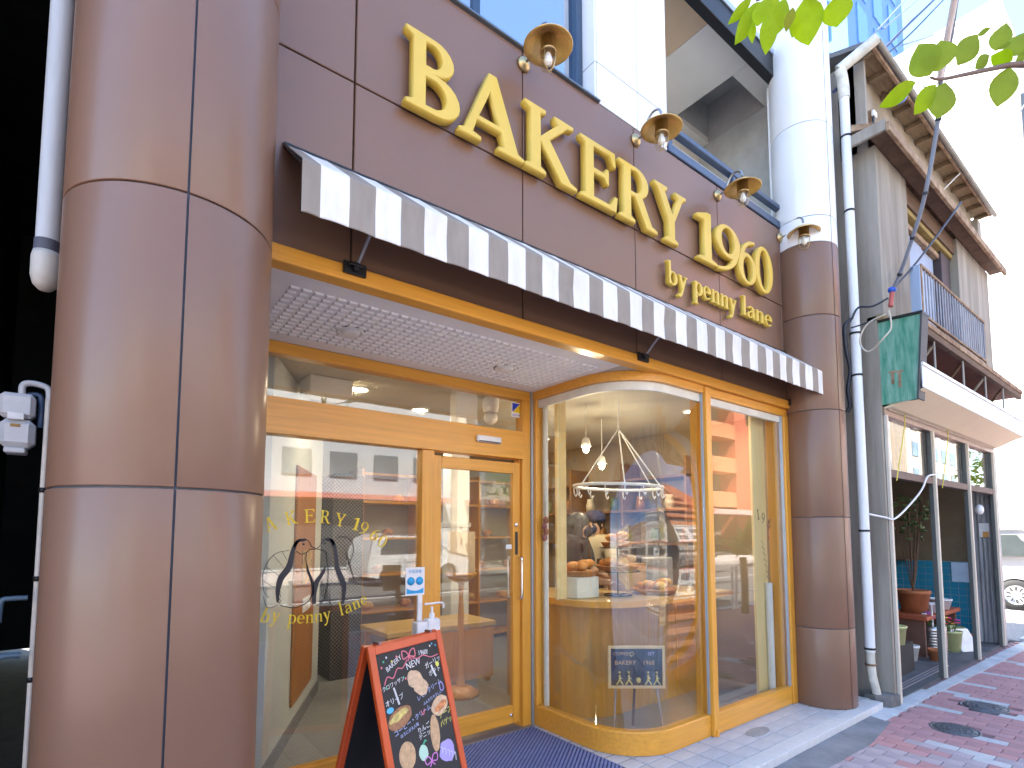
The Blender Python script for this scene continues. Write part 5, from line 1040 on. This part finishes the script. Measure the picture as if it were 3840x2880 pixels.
wc = thing('wooden_cabinet', 'honey coloured wooden cabinet standing on the tiled ledge', 'cabinet', (10.2, 1.5, 1.05)); B('ledge', (10.0, 10.36, .6, 2.3, 1.051, 1.075), dwood, wc, .003); B('body', (10.02, 10.35, 1.2, 1.75, 1.076, 1.52), M('honey_cabinet', (.52, .28, .08), .5, 0, .15, 5), wc, .005); B('door', (10.008, 10.019, 1.22, 1.46, 1.10, 1.50), M('honey_cabinet', (.52, .28, .08)), wc, .004); B('door', (10.008, 10.019, 1.49, 1.73, 1.10, 1.50), M('honey_cabinet', (.52, .28, .08)), wc, .004); B('blue_tray', (10.02, 10.34, 1.22, 1.7, 1.521, 1.57), M('tray_blue', (.03, .08, .35), .5), wc, .005)
tag(MB().tube(spline([(5.60, -.42, 1.66), (5.75, -.50, 1.63), (5.90, -.525, 1.62), (6.28, -.53, 1.75), (6.7, -.53, 1.93), (6.95, -.52, 2.08), (7.24, -.52, 2.12)], 5), .009, 6).obj('white_rope', wp), 'white rope slung from the drain pipe to the second shop post', 'rope')
for (x0, x1), lb in zip(((6.32, 6.0), (7.75, 7.42)), ('yellow cord hanging from the shop head in the first bay', 'yellow cord hanging from the shop head in the second bay')): tag(MB().tube([(x0, -.525, 2.66), (x0-.02, -.528, 2.55), (x1, -.525, 1.98)], .005, 5).obj('yellow_cord', M('cord_yellow', (.62, .55, .06), .6)), lb, 'cord')
tag(MB().blob((9.55, -.40, 1.80), (.05, .05, .07), 12, 8).obj('lamp_bulb', wp), 'small white lamp fitting beside the paper notice', 'lamp')

for i, (x, y, r, h, c) in enumerate(((8.1, -.2, .08, .14, 't'), (7.9, .0, .10, .18, 'w'), (9.55, -.22, .09, .15, 't'), (8.3, .35, .12, .3, 'g'), (7.75, .45, .14, .4, 'w'), (9.5, .3, .14, .34, 't'))):
    pot(x, y, GZ+.012, r, h, {'t': M('terracotta', (.42, .15, .06)), 'w': wp, 'g': M('glazed_green', (.06, .16, .12), .3)}[c], 'flower_pot', ('tiny terracotta pot on the floor near the middle post', 'small white pot on the floor behind the tiny terracotta one', 'small terracotta pot by the last shop post', 'glazed green pot under the bench', 'tall white pot at the back left of the shop', 'large terracotta pot under the far end of the bench')[i])
sg3 = thing('stacked_crates', 'pair of stacked wooden crates deep inside the old shop', 'crate', (8.8, 1.6, GZ))
for k in range(2): B('crate', (8.5, 9.1, 1.4, 1.85, GZ+.02+k*.31, GZ+.32+k*.31), M('crate_wood', (.40, .24, .10), .7, 0, .2, 6), sg3, .006)
# ================================================================ STREET TREE, CABLES
LEAVES= [((2.116, -1.26, 3.761), (2.041, -1.192, 3.65), 0.032), ((2.134, -1.271, 3.734), (2.068, -1.205, 3.564), 0.051), ((2.196, -1.262, 3.793), (2.129, -1.2, 3.688), 0.038), ((2.12, -1.255, 3.669), (2.127, -1.251, 3.57), 0.024), ((2.123, -1.325, 3.719), (2.094, -1.291, 3.595), 0.057), ((2.089, -1.351, 3.604), (2.078, -1.328, 3.433), 0.049), ((2.23, -1.348, 3.764), (2.204, -1.314, 3.604), 0.051), ((2.158, -1.407, 3.627), (2.141, -1.385, 3.526), 0.029), ((2.274, -1.375, 3.686), (2.259, -1.355, 3.594), 0.038), ((2.197, -1.441, 3.669), (2.216, -1.438, 3.471), 0.085), ((2.245, -1.538, 3.626), (2.251, -1.531, 3.499), 0.077), ((2.304, -1.288, 3.866), (2.249, -1.237, 3.763), 0.043), ((2.078, -1.855, 2.972), (2.043, -1.837, 3.073), 0.063), ((2.098, -1.872, 2.985), (2.1, -1.883, 3.085), 0.067), ((2.444, -1.914, 3.289), (2.392, -1.863, 3.176), 0.056), ((2.444, -1.914, 3.287), (2.481, -1.944, 3.309), 0.017), ((2.434, -1.96, 3.183), (2.459, -1.989, 3.281), 0.046), ((2.416, -2.003, 3.106), (2.358, -1.959, 3.123), 0.037), ((2.41, -2.004, 3.167), (2.369, -1.97, 3.143), 0.01), ((2.418, -1.946, 3.171), (2.379, -1.912, 3.121), 0.031), ((2.409, -1.998, 3.119), (2.457, -2.043, 3.208), 0.057), ((2.411, -1.996, 3.086), (2.383, -1.962, 2.948), 0.057), ((2.426, -2.01, 3.106), (2.46, -2.039, 3.135), 0.024), ((2.042, -1.826, 2.95), (1.952, -1.748, 2.87), 0.04), ((2.094, -1.865, 2.943), (2.042, -1.816, 2.845), 0.042), ((2.118, -1.884, 2.95), (2.102, -1.861, 2.832), 0.063)]
TW= [(2.078, -1.855, 2.966), (2.118, -1.873, 2.968), (2.225, -1.909, 3.016), (2.353, -1.963, 3.071), (2.417, -2.002, 3.092), (2.475, -2.035, 3.103), (2.594, -2.081, 3.154)]
TW2= [(2.133, -1.272, 3.751), (2.133, -1.333, 3.725), (2.186, -1.374, 3.725), (2.202, -1.446, 3.682), (2.24, -1.535, 3.636)]
CAB={
 'conduit': [(5.632, -0.678, 3.685), (5.565, -0.762, 3.778), (5.405, -0.911, 3.993), (5.236, -1.057, 4.245), (5.053, -1.21, 4.696), (4.814, -1.291, 4.824), (4.613, -1.4, 4.95), (4.39, -1.488, 5.028), (4.165, -1.571, 5.056)],
 'line2': [(5.654, -0.698, 3.715), (6.166, -0.75, 4.106), (6.884, -0.858, 4.753), (7.207, -0.88, 5.023)],
 'W1': [(5.553, -0.305, 5.8), (6.645, -0.351, 6.762), (7.548, -0.367, 7.607), (8.897, -0.385, 8.851), (11.12, -0.393, 10.913)],
 'W2': [(5.547, -0.314, 5.951), (6.662, -0.393, 7.078), (8.012, -0.289, 8.361), (9.471, -0.281, 9.779)],
 'W3': [(5.588, -0.337, 5.858), (7.169, -0.412, 7.15), (9.002, -0.466, 8.851), (10.508, -0.493, 10.26)],
 'W4': [(7.212, -0.446, 7.15), (9.731, -0.404, 8.938), (12.819, -0.477, 11.301), (15.986, -0.619, 13.761)],
 'W5': [(7.029, -0.321, 7.343), (8.715, -0.244, 8.851), (10.213, -0.264, 10.241)],
 'W6': [(11.516, -0.398, 7.638), (9.952, -1.067, 7.387), (8.82, -1.429, 7.073)],
 'W7': [(14.384, 0.166, 4.943), (12.123, -0.581, 4.52), (11.081, -1.027, 4.364)],
 'blk': [(5.568, -0.358, 3.499), (5.524, -0.316, 3.424), (5.545, -0.313, 3.212), (5.583, -0.326, 3.023), (5.574, -0.301, 2.834), (5.598, -0.306, 2.691), (5.599, -0.276, 2.627)],
 'loop': [(5.424, -0.681, 3.404), (5.427, -0.554, 3.372), (5.43, -0.485, 3.29), (5.429, -0.475, 3.189), (5.416, -0.522, 3.114), (5.41, -0.581, 3.118), (5.36, -0.674, 3.175), (5.406, -0.717, 3.252), (5.405, -0.724, 3.335), (5.41, -0.711, 3.427)],
 'loop2': [(5.463, -0.392, 3.379), (5.461, -0.518, 3.385), (5.481, -0.664, 3.424)],
 'loop3': [(5.465, -0.401, 3.46), (5.507, -0.443, 3.564), (5.5, -0.562, 3.537), (5.549, -0.668, 3.588)],
}
def leafmat(name, c, tr):
    mt = bpy.data.materials.new(name); mt.use_nodes = True; n = mt.node_tree; N = n.nodes; K = n.links; b = N['Principled BSDF']; o = N['Material Output']
    b.inputs['Base Color'].default_value = rgb(c); b.inputs['Roughness'].default_value = .55; b.inputs['Specular IOR Level'].default_value = .2
    t = N.new('ShaderNodeBsdfTranslucent'); t.inputs[0].default_value = rgb(tr); mx = N.new('ShaderNodeMixShader'); mx.inputs[0].default_value = .55
    tc = N.new('ShaderNodeTexCoord'); ns = N.new('ShaderNodeTexNoise'); ns.inputs['Scale'].default_value = 25; K.new(tc.outputs['Object'], ns.inputs[0])
    hs_ = N.new('ShaderNodeHueSaturation'); hs_.inputs['Color'].default_value = rgb(tr); mr = N.new('ShaderNodeMapRange'); mr.inputs[3].default_value = .75; mr.inputs[4].default_value = 1.2; K.new(ns.outputs[0], mr.inputs[0]); K.new(mr.outputs[0], hs_.inputs['Value']); K.new(hs_.outputs[0], t.inputs[0])
    K.new(b.outputs[0], mx.inputs[1]); K.new(t.outputs[0], mx.inputs[2]); K.new(mx.outputs[0], o.inputs[0]); MATS[name] = mt; return mt
lm = [leafmat('leaf_lime', (.24, .36, .006), (.60, .82, .01)), leafmat('leaf_green', (.17, .25, .02), (.46, .58, .06)), leafmat('leaf_yellow', (.25, .26, .02), (.60, .58, .03))]
tr = thing('street_tree', 'street tree whose leafy twigs hang into the top right of the view', 'tree', (5.2, -3.35, GZ))
bark = M('bark', (.12, .09, .065), .9, 0, .3, 12, (1, 1, .3), bump=.4, bscale=40)
MB().tube(spline([(5.2, -3.35, GZ-.1), (5.18, -3.33, .8), (5.22, -3.36, 1.9), (5.15, -3.32, 2.9), (5.0, -3.25, 3.7), (4.9, -3.2, 4.6)], 5), [.11-.002*i for i in range(26)], 12).obj('trunk', bark, tr)
def twig(pts, r0, nm='branch'):
    p = spline(pts, 5); MB().tube(p, [r0*(1-.8*i/len(p)) for i in range(len(p))], 7).obj(nm, M('twig', (.16, .10, .08), .7, 0, .2, 20), tr)
twig([(5.0, -3.25, 3.6), (4.2, -2.8, 3.55), (3.3, -2.4, 3.35)]+TW[::-1], .016)
twig([(5.02, -3.27, 3.75), (4.0, -2.6, 4.05), (3.0, -1.95, 3.95)]+TW2[::-1], .014)
twig([(2.118, -1.873, 2.968), (2.10, -1.85, 2.945), (2.04, -1.82, 2.95)], .003, 'twig')
def leaf(base, tip, wid, mat, seed, par, name='leaf'):
    rr = random.Random(seed); b = Vector(base); t = Vector(tip); ax = (t-b); L = ax.length; ax.normalize()
    view = ((b+t)/2-Vector((0, -2.33, 1.5))).normalized(); sd = ax.cross(view).normalized(); nrm = sd.cross(ax).normalized()
    sd = (sd*math.cos(rr.uniform(-.5, .5))+nrm*math.sin(rr.uniform(-.5, .5))).normalized(); nrm = sd.cross(ax).normalized()
    n = 7; vs = []; fs = []
    for i in range(n+1):
        u = i/n; wv = wid*.5*math.sin(math.pi*min(1, u*1.02))**.75*(1-.15*u) if 0 < i < n else 0.0008
        c = b+ax*L*u+nrm*(-.10*L*math.sin(u*math.pi)*.6)
        fold = .22*wv
        vs += [tuple(c-sd*wv+nrm*fold), tuple(c-sd*wv*.5+nrm*fold*.4), tuple(c), tuple(c+sd*wv*.5+nrm*fold*.4), tuple(c+sd*wv+nrm*fold)]
    for i in range(n): fs += [(i*5+j, i*5+j+1, (i+1)*5+j+1, (i+1)*5+j) for j in range(4)]
    q = MB(); q.add(vs, fs, True)
    return q.obj(name, mat, par)
for i, (b, t, wd) in enumerate(LEAVES): leaf(b, t, wd*1.55, lm[1] if i >= 12 and i not in (17, 23, 24) else lm[2] if i == 7 else lm[0], i, tr)
# crown above (outside the view)
rr = random.Random(11); q = MB()
for i in range(900):
    a = rr.uniform(0, 6.28); d = rr.random()**.5; c = Vector((5.0+1.3*d*math.cos(a), -3.7+1.1*d*math.sin(a), 4.9+rr.uniform(-.9, 1.2)*(1-d*.4)))
    u = Vector((rr.uniform(-1, 1), rr.uniform(-1, 1), rr.uniform(-.6, .3))).normalized(); v = u.orthogonal().normalized()*.035; u = u*.055
    q.add([tuple(c-u), tuple(c+v), tuple(c+u), tuple(c-v)], [(0, 1, 2, 3)])
stuff(q.obj('crown', lm[1], tr))
cabm = M('cable_black', (.03, .035, .05), .5); cabg = M('cable_grey', (.20, .23, .29), .5); cabw = M('cable_pale', (.55, .50, .42), .5)
def cable(k, r, mat, lb, cat='cable', nm='cable'): return tag(MB().tube(spline(CAB[k], 6), r, 6).obj(nm, mat), lb, cat)
cdt = thing('service_cable', 'thick grey service cable rising from the blue insulator past the leaves', 'cable', CAB['conduit'][0])
MB().tube(spline(CAB['conduit'], 6), .016, 8).obj('sheath', cabg, cdt)
for k in (1, 2, 3, 4):
    p = Vector(CAB['conduit'][k]); d = (Vector(CAB['conduit'][k+1])-p).normalized(); MB().tube([tuple(p-d*.012), tuple(p+d*.012)], .021, 8).obj('tie', cabm, cdt)
MB().tube([tuple(Vector(CAB['conduit'][-4])+Vector((-.03, 0, 0))), tuple(Vector(CAB['conduit'][-2])+Vector((-.03, 0, 0)))], .02, 8).obj('pale_spiral', M('spiral_pale', (.75, .66, .62), .5), cdt)
cable('line2', .010, cabm, 'thin dark wire crossing the balcony window of the old house'); cable('W1', .016, M('cable_navy', (.04, .05, .12), .5), 'thickest dark overhead wire above the old house roof'); cable('W2', .008, cabg, 'uppermost thin overhead wire by the blue tower'); cable('W3', .010, cabm, 'lower of the dark overhead wires meeting at the roof corner'); cable('W4', .009, cabg, 'long thin overhead wire running to the white building top'); cable('W5', .008, cabg, 'short thin overhead wire between the uppermost and the thickest one')
cable('W6', .010, cabg, 'thin slanting wire in front of the white building'); cable('W7', .016, cabg, 'sagging wire low over the parking lot on the right')
cable('blk', .018, cabm, 'bundle of black cable running down beside the drain pipe'); cable('loop', .007, cabw, 'pale cable loop hanging in front of the green sign'); cable('loop2', .007, cabm, 'black cable from the pipe to the top of the green sign'); cable('loop3', .010, cabm, 'black cable curling from the pipe to the blue insulator')
ins = thing('insulator', 'blue insulator at the lower end of the service cable', 'insulator', CAB['conduit'][0]); p = CAB['conduit'][0]
MB().blob(p, (.035, .035, .03), 12, 8).obj('body', M('insulator_blue', (.02, .10, .55), .3), ins); MB().tube([(p[0], p[1], p[2]-.02), (p[0]-.03, p[1]+.01, p[2]-.16)], .02, 8).obj('red_sleeve', M('sleeve_red', (.45, .10, .08), .6), ins)
ins = thing('insulator', 'white and blue insulator under the eave of the old house', 'insulator', (6.35, -.5, 5.9)); MB().blob((6.35, -.62, 5.95), (.07, .07, .07), 14, 8).obj('body', M('insulator_blue', (.02, .10, .55)), ins); MB().blob((6.33, -.66, 5.97), (.045, .045, .045), 12, 8).obj('cap', wp, ins); MB().tube([(6.35, -.6, 5.98), (6.42, -.45, 6.15)], .01, 6).obj('hook', dwood, ins)
brk = thing('cable_bracket', 'rusty cable bracket with white fittings on the old house wall', 'bracket', (6.0, -.42, 5.5)); B('strap', (6.02, 6.06, -.47, -.402, 5.4, 5.75), rust, brk, .004); B('fitting', (6.0, 6.08, -.50, -.47, 5.66, 5.72), wp, brk, .006); MB().tube([(6.03, -.48, 5.7), (6.02, -.47, 5.35), (6.05, -.44, 5.25)], .012, 6).obj('wire', cabm, brk)

# ================================================================ FAR BUILDINGS TO THE RIGHT, PARKED CAR
def windows(par, ax, fixed, a0, a1, z0, z1, na, nz, mat, wr=.6, hr=.55, dep=.08):
    da, dz = (a1-a0)/na, (z1-z0)/nz
    me = (MB().box(-da*wr/2, da*wr/2, -dep, dep, -dz*hr/2, dz*hr/2) if ax == 'y' else MB().box(-dep, dep, -da*wr/2, da*wr/2, -dz*hr/2, dz*hr/2)).mesh('window'); me.materials.append(mat)
    for i in range(na):
        for j in range(nz):
            o = bpy.data.objects.new('window', me); C.objects.link(o); o.parent = par; a = a0+da*(i+.5); z = z0+dz*(j+.5)
            loc = Vector((a, fixed, z) if ax == 'y' else (fixed, a, z)); o.location = loc-par.location
fgl = M('far_glass', (.10, .13, .16), .08, 0, .3, .5, spec=.8)
wb_ = thing('white_building', 'bright white building wall at the far right', 'building', (26, 8, GZ)); B('wall', (20, 32, .58, 24, GZ, 16.6), M('plaster_white', (.82, .80, .74), .9, 0, .04, 1), wb_, 0); B('parapet', (19.95, 32.05, .53, 24.05, 16.601, 16.9), M('plaster_white', (.82, .8, .74)), wb_, .02)
windows(wb_, 'y', .58, 22, 31, 2, 16, 4, 4, fgl)
bt_ = thing('blue_tower', 'tall light blue tower behind the old house roof', 'building', (46, 16, GZ)); B('wall', (40, 52, 11.2, 26, GZ, 62), M('tower_blue', (.08, .17, .42), .35, 0, .12, .15), bt_, 0)
windows(bt_, 'x', 40, 11.8, 25, 20, 60, 5, 10, M('tower_glass', (.10, .24, .5), .1), .55, .75); windows(bt_, 'y', 11.2, 41, 51, 20, 60, 3, 10, M('tower_glass', (.2, .42, .75)), .55, .75)
lot = struct(B('parking_lot', (10.5, 40, -.55, 24, GZ-.14, GZ+.01), M('lot_gravel', (.27, .26, .255), .95, 0, .3, 20, bump=.3, bscale=60), None, 0))
B('lot_kerb', (10.5, 16, -.62, -.551, GZ-.1, GZ+.05), concl, lot, .01)
tag(MB().blob((11.6, -.52, GZ+.03), (.18, .06, .06), 12, 6, .25, 3).obj('weed_tuft', M('weed', (.12, .22, .03), .7, 0, .4, 20)), 'small green weed tuft at the edge of the parking lot', 'weed')
def car(loc, rz, lb, paint):
    t = thing('parked_car', lb, 'car', loc, rz); L = 3.7
    prof = [(-.72, .28), (-.78, .45), (-.76, .72), (-.62, .88), (.05, 1.02), (.72, 1.50), (1.1, 1.60), (2.3, 1.62), (2.72, 1.50), (2.90, 1.05), (2.94, .6), (2.90, .30)]
    arch = lambda c: [(c+.36, .26)]+[(c+.36*math.cos(R(a)), .28+.36*math.sin(R(a))) for a in range(10, 180, 20)]+[(c-.36, .26)]
    poly = prof+arch(2.2)+arch(.12)
    sec = [(-.80, .97), (-.86, 1), (.86, 1), (.80, .97)]; vs = []; n_ = len(poly)
    for x, s in sec:
        for y, z in poly:
            nar = 1-.16*max(0, z-.95)/.65; vs.append((x*nar, 1.08+(y-1.08)*s, z if s == 1 else .28+(z-.28)*s))
    fs = [tuple(range(n_)), tuple(range(3*n_, 4*n_))[::-1]]+[(k*n_+i, (k+1)*n_+i, (k+1)*n_+(i+1) % n_, k*n_+(i+1) % n_) for k in range(3) for i in range(n_)]
    MB().add(vs, fs).obj('body', paint, t, True)
    for s in (-1, 1):
        for nm, pl_ in (('front_window', [(.32, 1.06), (.80, 1.44), (1.22, 1.50), (1.22, 1.06)]), ('rear_window', [(1.28, 1.06), (1.28, 1.50), (2.25, 1.50), (2.52, 1.08)])):
            q = MB(); pts = [(s*(.865*(1-.16*max(0, z-.95)/.65)), y, z) for y, z in pl_]; q.add(pts+[(p[0]-s*.01, p[1], p[2]) for p in pts], [(0, 1, 2, 3) if s < 0 else (3, 2, 1, 0)]+[(i, (i+1) % 4, 4+(i+1) % 4, 4+i) for i in range(4)]); q.obj(nm, M('car_glass', (.05, .06, .06), .06, 0, .1), t, True)
        MB().box(s*.862, s*.868, .5, 2.3, .80, .815).obj('trim_strip', M('car_trim', (.2, .2, .2), .4), t, True); MB().box(s*.87, s*.885, 1.0, 1.14, .92, .95, bev=.004).obj('door_handle', paint, t, True)
        MB().blob((s*.95, .55, 1.08), (.09, .06, .07), 10, 6).obj('mirror', paint, t, True); MB().blob((s*.62, -.70, .70), (.16, .07, .09), 12, 6).obj('headlight', M('headlight', (.7, .7, .7), .1), t, True)
        for y in (.12, 2.2):
            tq = MB().lathe([(.19, -.1), (.29, -.1), (.31, -.06), (.31, .06), (.29, .1), (.19, .1)], 28, (s*.76, y, .31), 'x').obj('wheel', M('tyre', (.02, .02, .02), .8), t, True)
            rq = MB().lathe([(0, .07), (.05, .085), (.18, .075), (.20, .10), (.20, -.05)] if s > 0 else [(0, -.07), (.05, -.085), (.18, -.075), (.20, -.10), (.20, .05)], 24, (s*.76, y, .31), 'x')
            rq.obj('rim', M('alloy', (.62, .62, .62), .3, .7), tq, True)
            for k in range(10):
                a = k*math.pi/5; MB().box(s*.845-.006, s*.845+.006, -.012, .012, .085, .15, mat=Matrix.Translation((0, y, .31)) @ Matrix.Rotation(a, 4, 'X')).obj('rim_slot', M('slot_dark', (.03, .03, .03), .6), tq, True)
    MB().add([(-.62, .10, 1.05), (.62, .10, 1.05), (.55, .70, 1.49), (-.55, .70, 1.49)], [(0, 1, 2, 3)]).obj('windscreen', M('car_glass', (.05, .06, .06)), t, True)
    return t
carw = M('car_white', (.50, .50, .49), .25, 0, .02, 2, coat=.6)
car((15.35, 2.32, GZ), R(180), 'white parked car in the lot at the right edge', carw)
# ================================================================ OPPOSITE SIDE OF THE STREET (seen in the glass)
def block(x0, x1, y, dep, h, mat, lb, na, nz, z0=3.4, wm_=fgl):
    t = thing('street_building', lb, 'building', ((x0+x1)/2, y, GZ)); B('wall', (x0, x1, y-dep, y, GZ, h), mat, t, 0); B('cornice', (x0-.1, x1+.1, y-dep, y+.15, h, h+.3), mat, t, 0)
    windows(t, 'y', y, x0+.5, x1-.5, z0, h-.4, na, nz, wm_); B('shop_opening', (x0+.6, x1-.6, y-.05, y+.06, .1, 2.8), M('shop_dark', (.06, .06, .06), .3), t, 0); B('shop_awning', (x0+.4, x1-.4, y, y+.9, 2.85, 3.05), M('awning_mix', (.55, .2, .15), .8), t, 0)
    return t
ap = thing('apartment_block', 'orange brick apartment block with long balconies across the street', 'building', (44, -23, GZ))
ob = M('orange_brick', (.58, .22, .10), .8, 0, .08, 1); rbk = M('red_brick', (.48, .12, .06), .8, 0, .08, 1)
B('wall', (34, 44.6, -34, -24.6, GZ, 27), M('apt_recess', (.16, .12, .10), .8), ap, 0); B('stair_tower', (44.6, 49, -34, -23, GZ, 29), rbk, ap, 0)
for k in range(8):
    B('balcony', (34, 44.6, -24.55, -23, 3.6+k*3.0, 4.9+k*3.0), ob, ap, .02); B('balcony_glass', (35, 43.8, -24.58, -24.5, 5.0+k*3.0, 6.3+k*3.0), fgl, ap, 0)
B('street_canopy', (33, 50, -23, -21.5, 2.9, 3.3), M('canopy_pink', (.65, .35, .32), .7), ap, .02)
block(14, 23, -18, 12, 11, M('wall_beige', (.55, .47, .36), .85, 0, .06, 1), 'beige four storey building across the street', 4, 3); block(23.3, 33, -18.5, 12, 7.5, M('wall_white', (.72, .71, .68), .85, 0, .04, 1), 'low white building across the street', 4, 2)
block(3, 13.6, -18, 12, 9.5, M('wall_grey', (.42, .43, .44), .8, 0, .05, 1), 'grey office building straight across the street', 5, 3); block(-10, 2.6, -18, 12, 7.5, M('wall_brown', (.36, .25, .18), .85, 0, .06, 1), 'brown shop building across the street to the left', 5, 3)
block(-28, -11, -18, 12, 9, M('wall_cream', (.62, .58, .48), .85, 0, .05, 1), 'cream building across the street at the far left', 6, 3); block(50, 70, -20, 12, 14, M('wall_pale', (.62, .62, .62), .85, 0, .05, 1), 'pale building across the street beyond the orange block', 6, 4)
block(72, 95, -19, 12, 22, M('wall_tan', (.52, .42, .32), .85, 0, .05, 1), 'tan tower across the street at the far end', 6, 6)
car((9.5, -12.0, GZ-.12), R(90), 'white car parked on the far side of the street', carw); car((22, -5.6, GZ-.12), R(90), 'silver car parked at the kerb further along', M('car_silver', (.45, .46, .47), .3, .5, .02)); car((30, -5.6, GZ-.12), R(90), 'dark car parked at the kerb beyond the silver one', M('car_dark', (.04, .05, .07), .25, 0, .02, coat=.6))
grm = M('guard_white', (.75, .75, .74), .4)
gr0 = None
for x, lb in ((7.6, 'concrete utility pole at the near kerb'), (-3.5, 'concrete utility pole added for its reflection, on the left of the near kerb'), (26, 'concrete utility pole added for its reflection, far along the near kerb')):  # unseen poles, added to put vertical streaks into the glass reflections
    t = thing('added_pole', lb, 'pole', (x, -3.3, GZ)); MB().tube([(x, -3.3, GZ-.1), (x, -3.3, 9)], [.16, .11], 14).obj('shaft', conc, t); MB().box(x-.7, x+.7, -3.36, -3.24, 8.2, 8.3).obj('crossarm', M('crossarm', (.3, .3, .3), .6), t); B('transformer', (x+.15, x+.5, -3.5, -3.1, 7.2, 7.9), alu, t, .02)
for k in range(12):
    x = -6+k*2.05
    lb = 'white guard rail section along the kerb'
    if gr0 is None:
        gr0 = thing('guard_rail', lb, 'guard rail', (x, -3.62, GZ), 0, 'guard rail sections along the kerb')
        for z in (.34, .56, .78): MB().tube([(.0, 0, z), (2.0, 0, z)], .022, 10).obj('rail', grm, gr0, True)
        for xx in (.05, 1.95): MB().tube([(xx, 0, -.05), (xx, 0, .86)], .03, 10).obj('post', grm, gr0, True)
    else: dup(gr0, (x, -3.62, GZ))
pl_ = thing('palm_shrub', 'spiky palm shrub in the kerb planting seen in the flat pane', 'plant', (10.0, -3.2, GZ)); MB().tube(spline([(10, -3.2, GZ-.05), (10.02, -3.2, .5), (9.98, -3.2, 1.0)], 5), .07, 10).obj('trunk', bark, pl_)
rr = random.Random(2); fm = leafmat('frond', (.12, .17, .02), (.30, .36, .03))
for i in range(26):
    a = rr.uniform(0, 6.28); e = rr.uniform(-.2, 1.2); d = Vector((math.cos(a)*math.cos(e), math.sin(a)*math.cos(e), math.sin(e)+.3)); L = rr.uniform(.7, 1.05); p0 = Vector((9.98, -3.2, 1.05))
    q = MB(); side_ = d.cross(Vector((0, 0, 1))).normalized()
    for k in range(9):
        u0 = k/9; c = p0+d*L*u0+Vector((0, 0, -.5*L*u0*u0)); u1 = (k+1)/9; c2 = p0+d*L*u1+Vector((0, 0, -.5*L*u1*u1)); wv = .05*math.sin(math.pi*(u0*.9+.1)); q.add([tuple(c-side_*wv), tuple(c2), tuple(c+side_*wv)], [(0, 1, 2)])
        q.add([tuple(c), tuple(c2+side_*.16*(1-u0)+Vector((0, 0, -.03))), tuple(c2)], [(0, 1, 2)]); q.add([tuple(c), tuple(c2), tuple(c2-side_*.16*(1-u0)+Vector((0, 0, -.03)))], [(0, 1, 2)])
    q.obj('frond', fm, pl_)
def tree(x, y, h, lb, seed):
    t = thing('roadside_tree', lb, 'tree', (x, y, GZ)); rr = random.Random(seed)
    MB().tube(spline([(x, y, GZ-.1), (x+.05, y, h*.3), (x-.05, y+.05, h*.55), (x, y, h*.85)], 4), [.13-.007*i for i in range(13)], 8).obj('trunk', bark, t)
    q = MB()
    for i in range(1100):
        v = Vector((rr.gauss(0, 1), rr.gauss(0, 1), rr.gauss(0, 1))).normalized()*(rr.random()**.4); cl_ = 1+.25*math.sin(v.x*7+seed)*math.cos(v.z*6)
        c = Vector((x+v.x*h*.26*cl_, y+v.y*h*.26*cl_, h*.7+v.z*h*.28*cl_)); u = Vector((rr.uniform(-1, 1), rr.uniform(-1, 1), rr.uniform(-.5, .5))).normalized(); w_ = u.orthogonal().normalized()*.07; u = u*.11
        q.add([tuple(c-u), tuple(c+w_), tuple(c+u), tuple(c-w_)], [(0, 1, 2, 3)])
    stuff(q.obj('crown', lm[1], t))
tree(14.5, -14.4, 6.5, 'roadside tree across the street in front of the beige building', 1); tree(-7, -14.4, 6.0, 'roadside tree across the street in front of the brown building', 2); tree(31, -4.2, 5.5, 'roadside tree on the near kerb far to the right', 3)
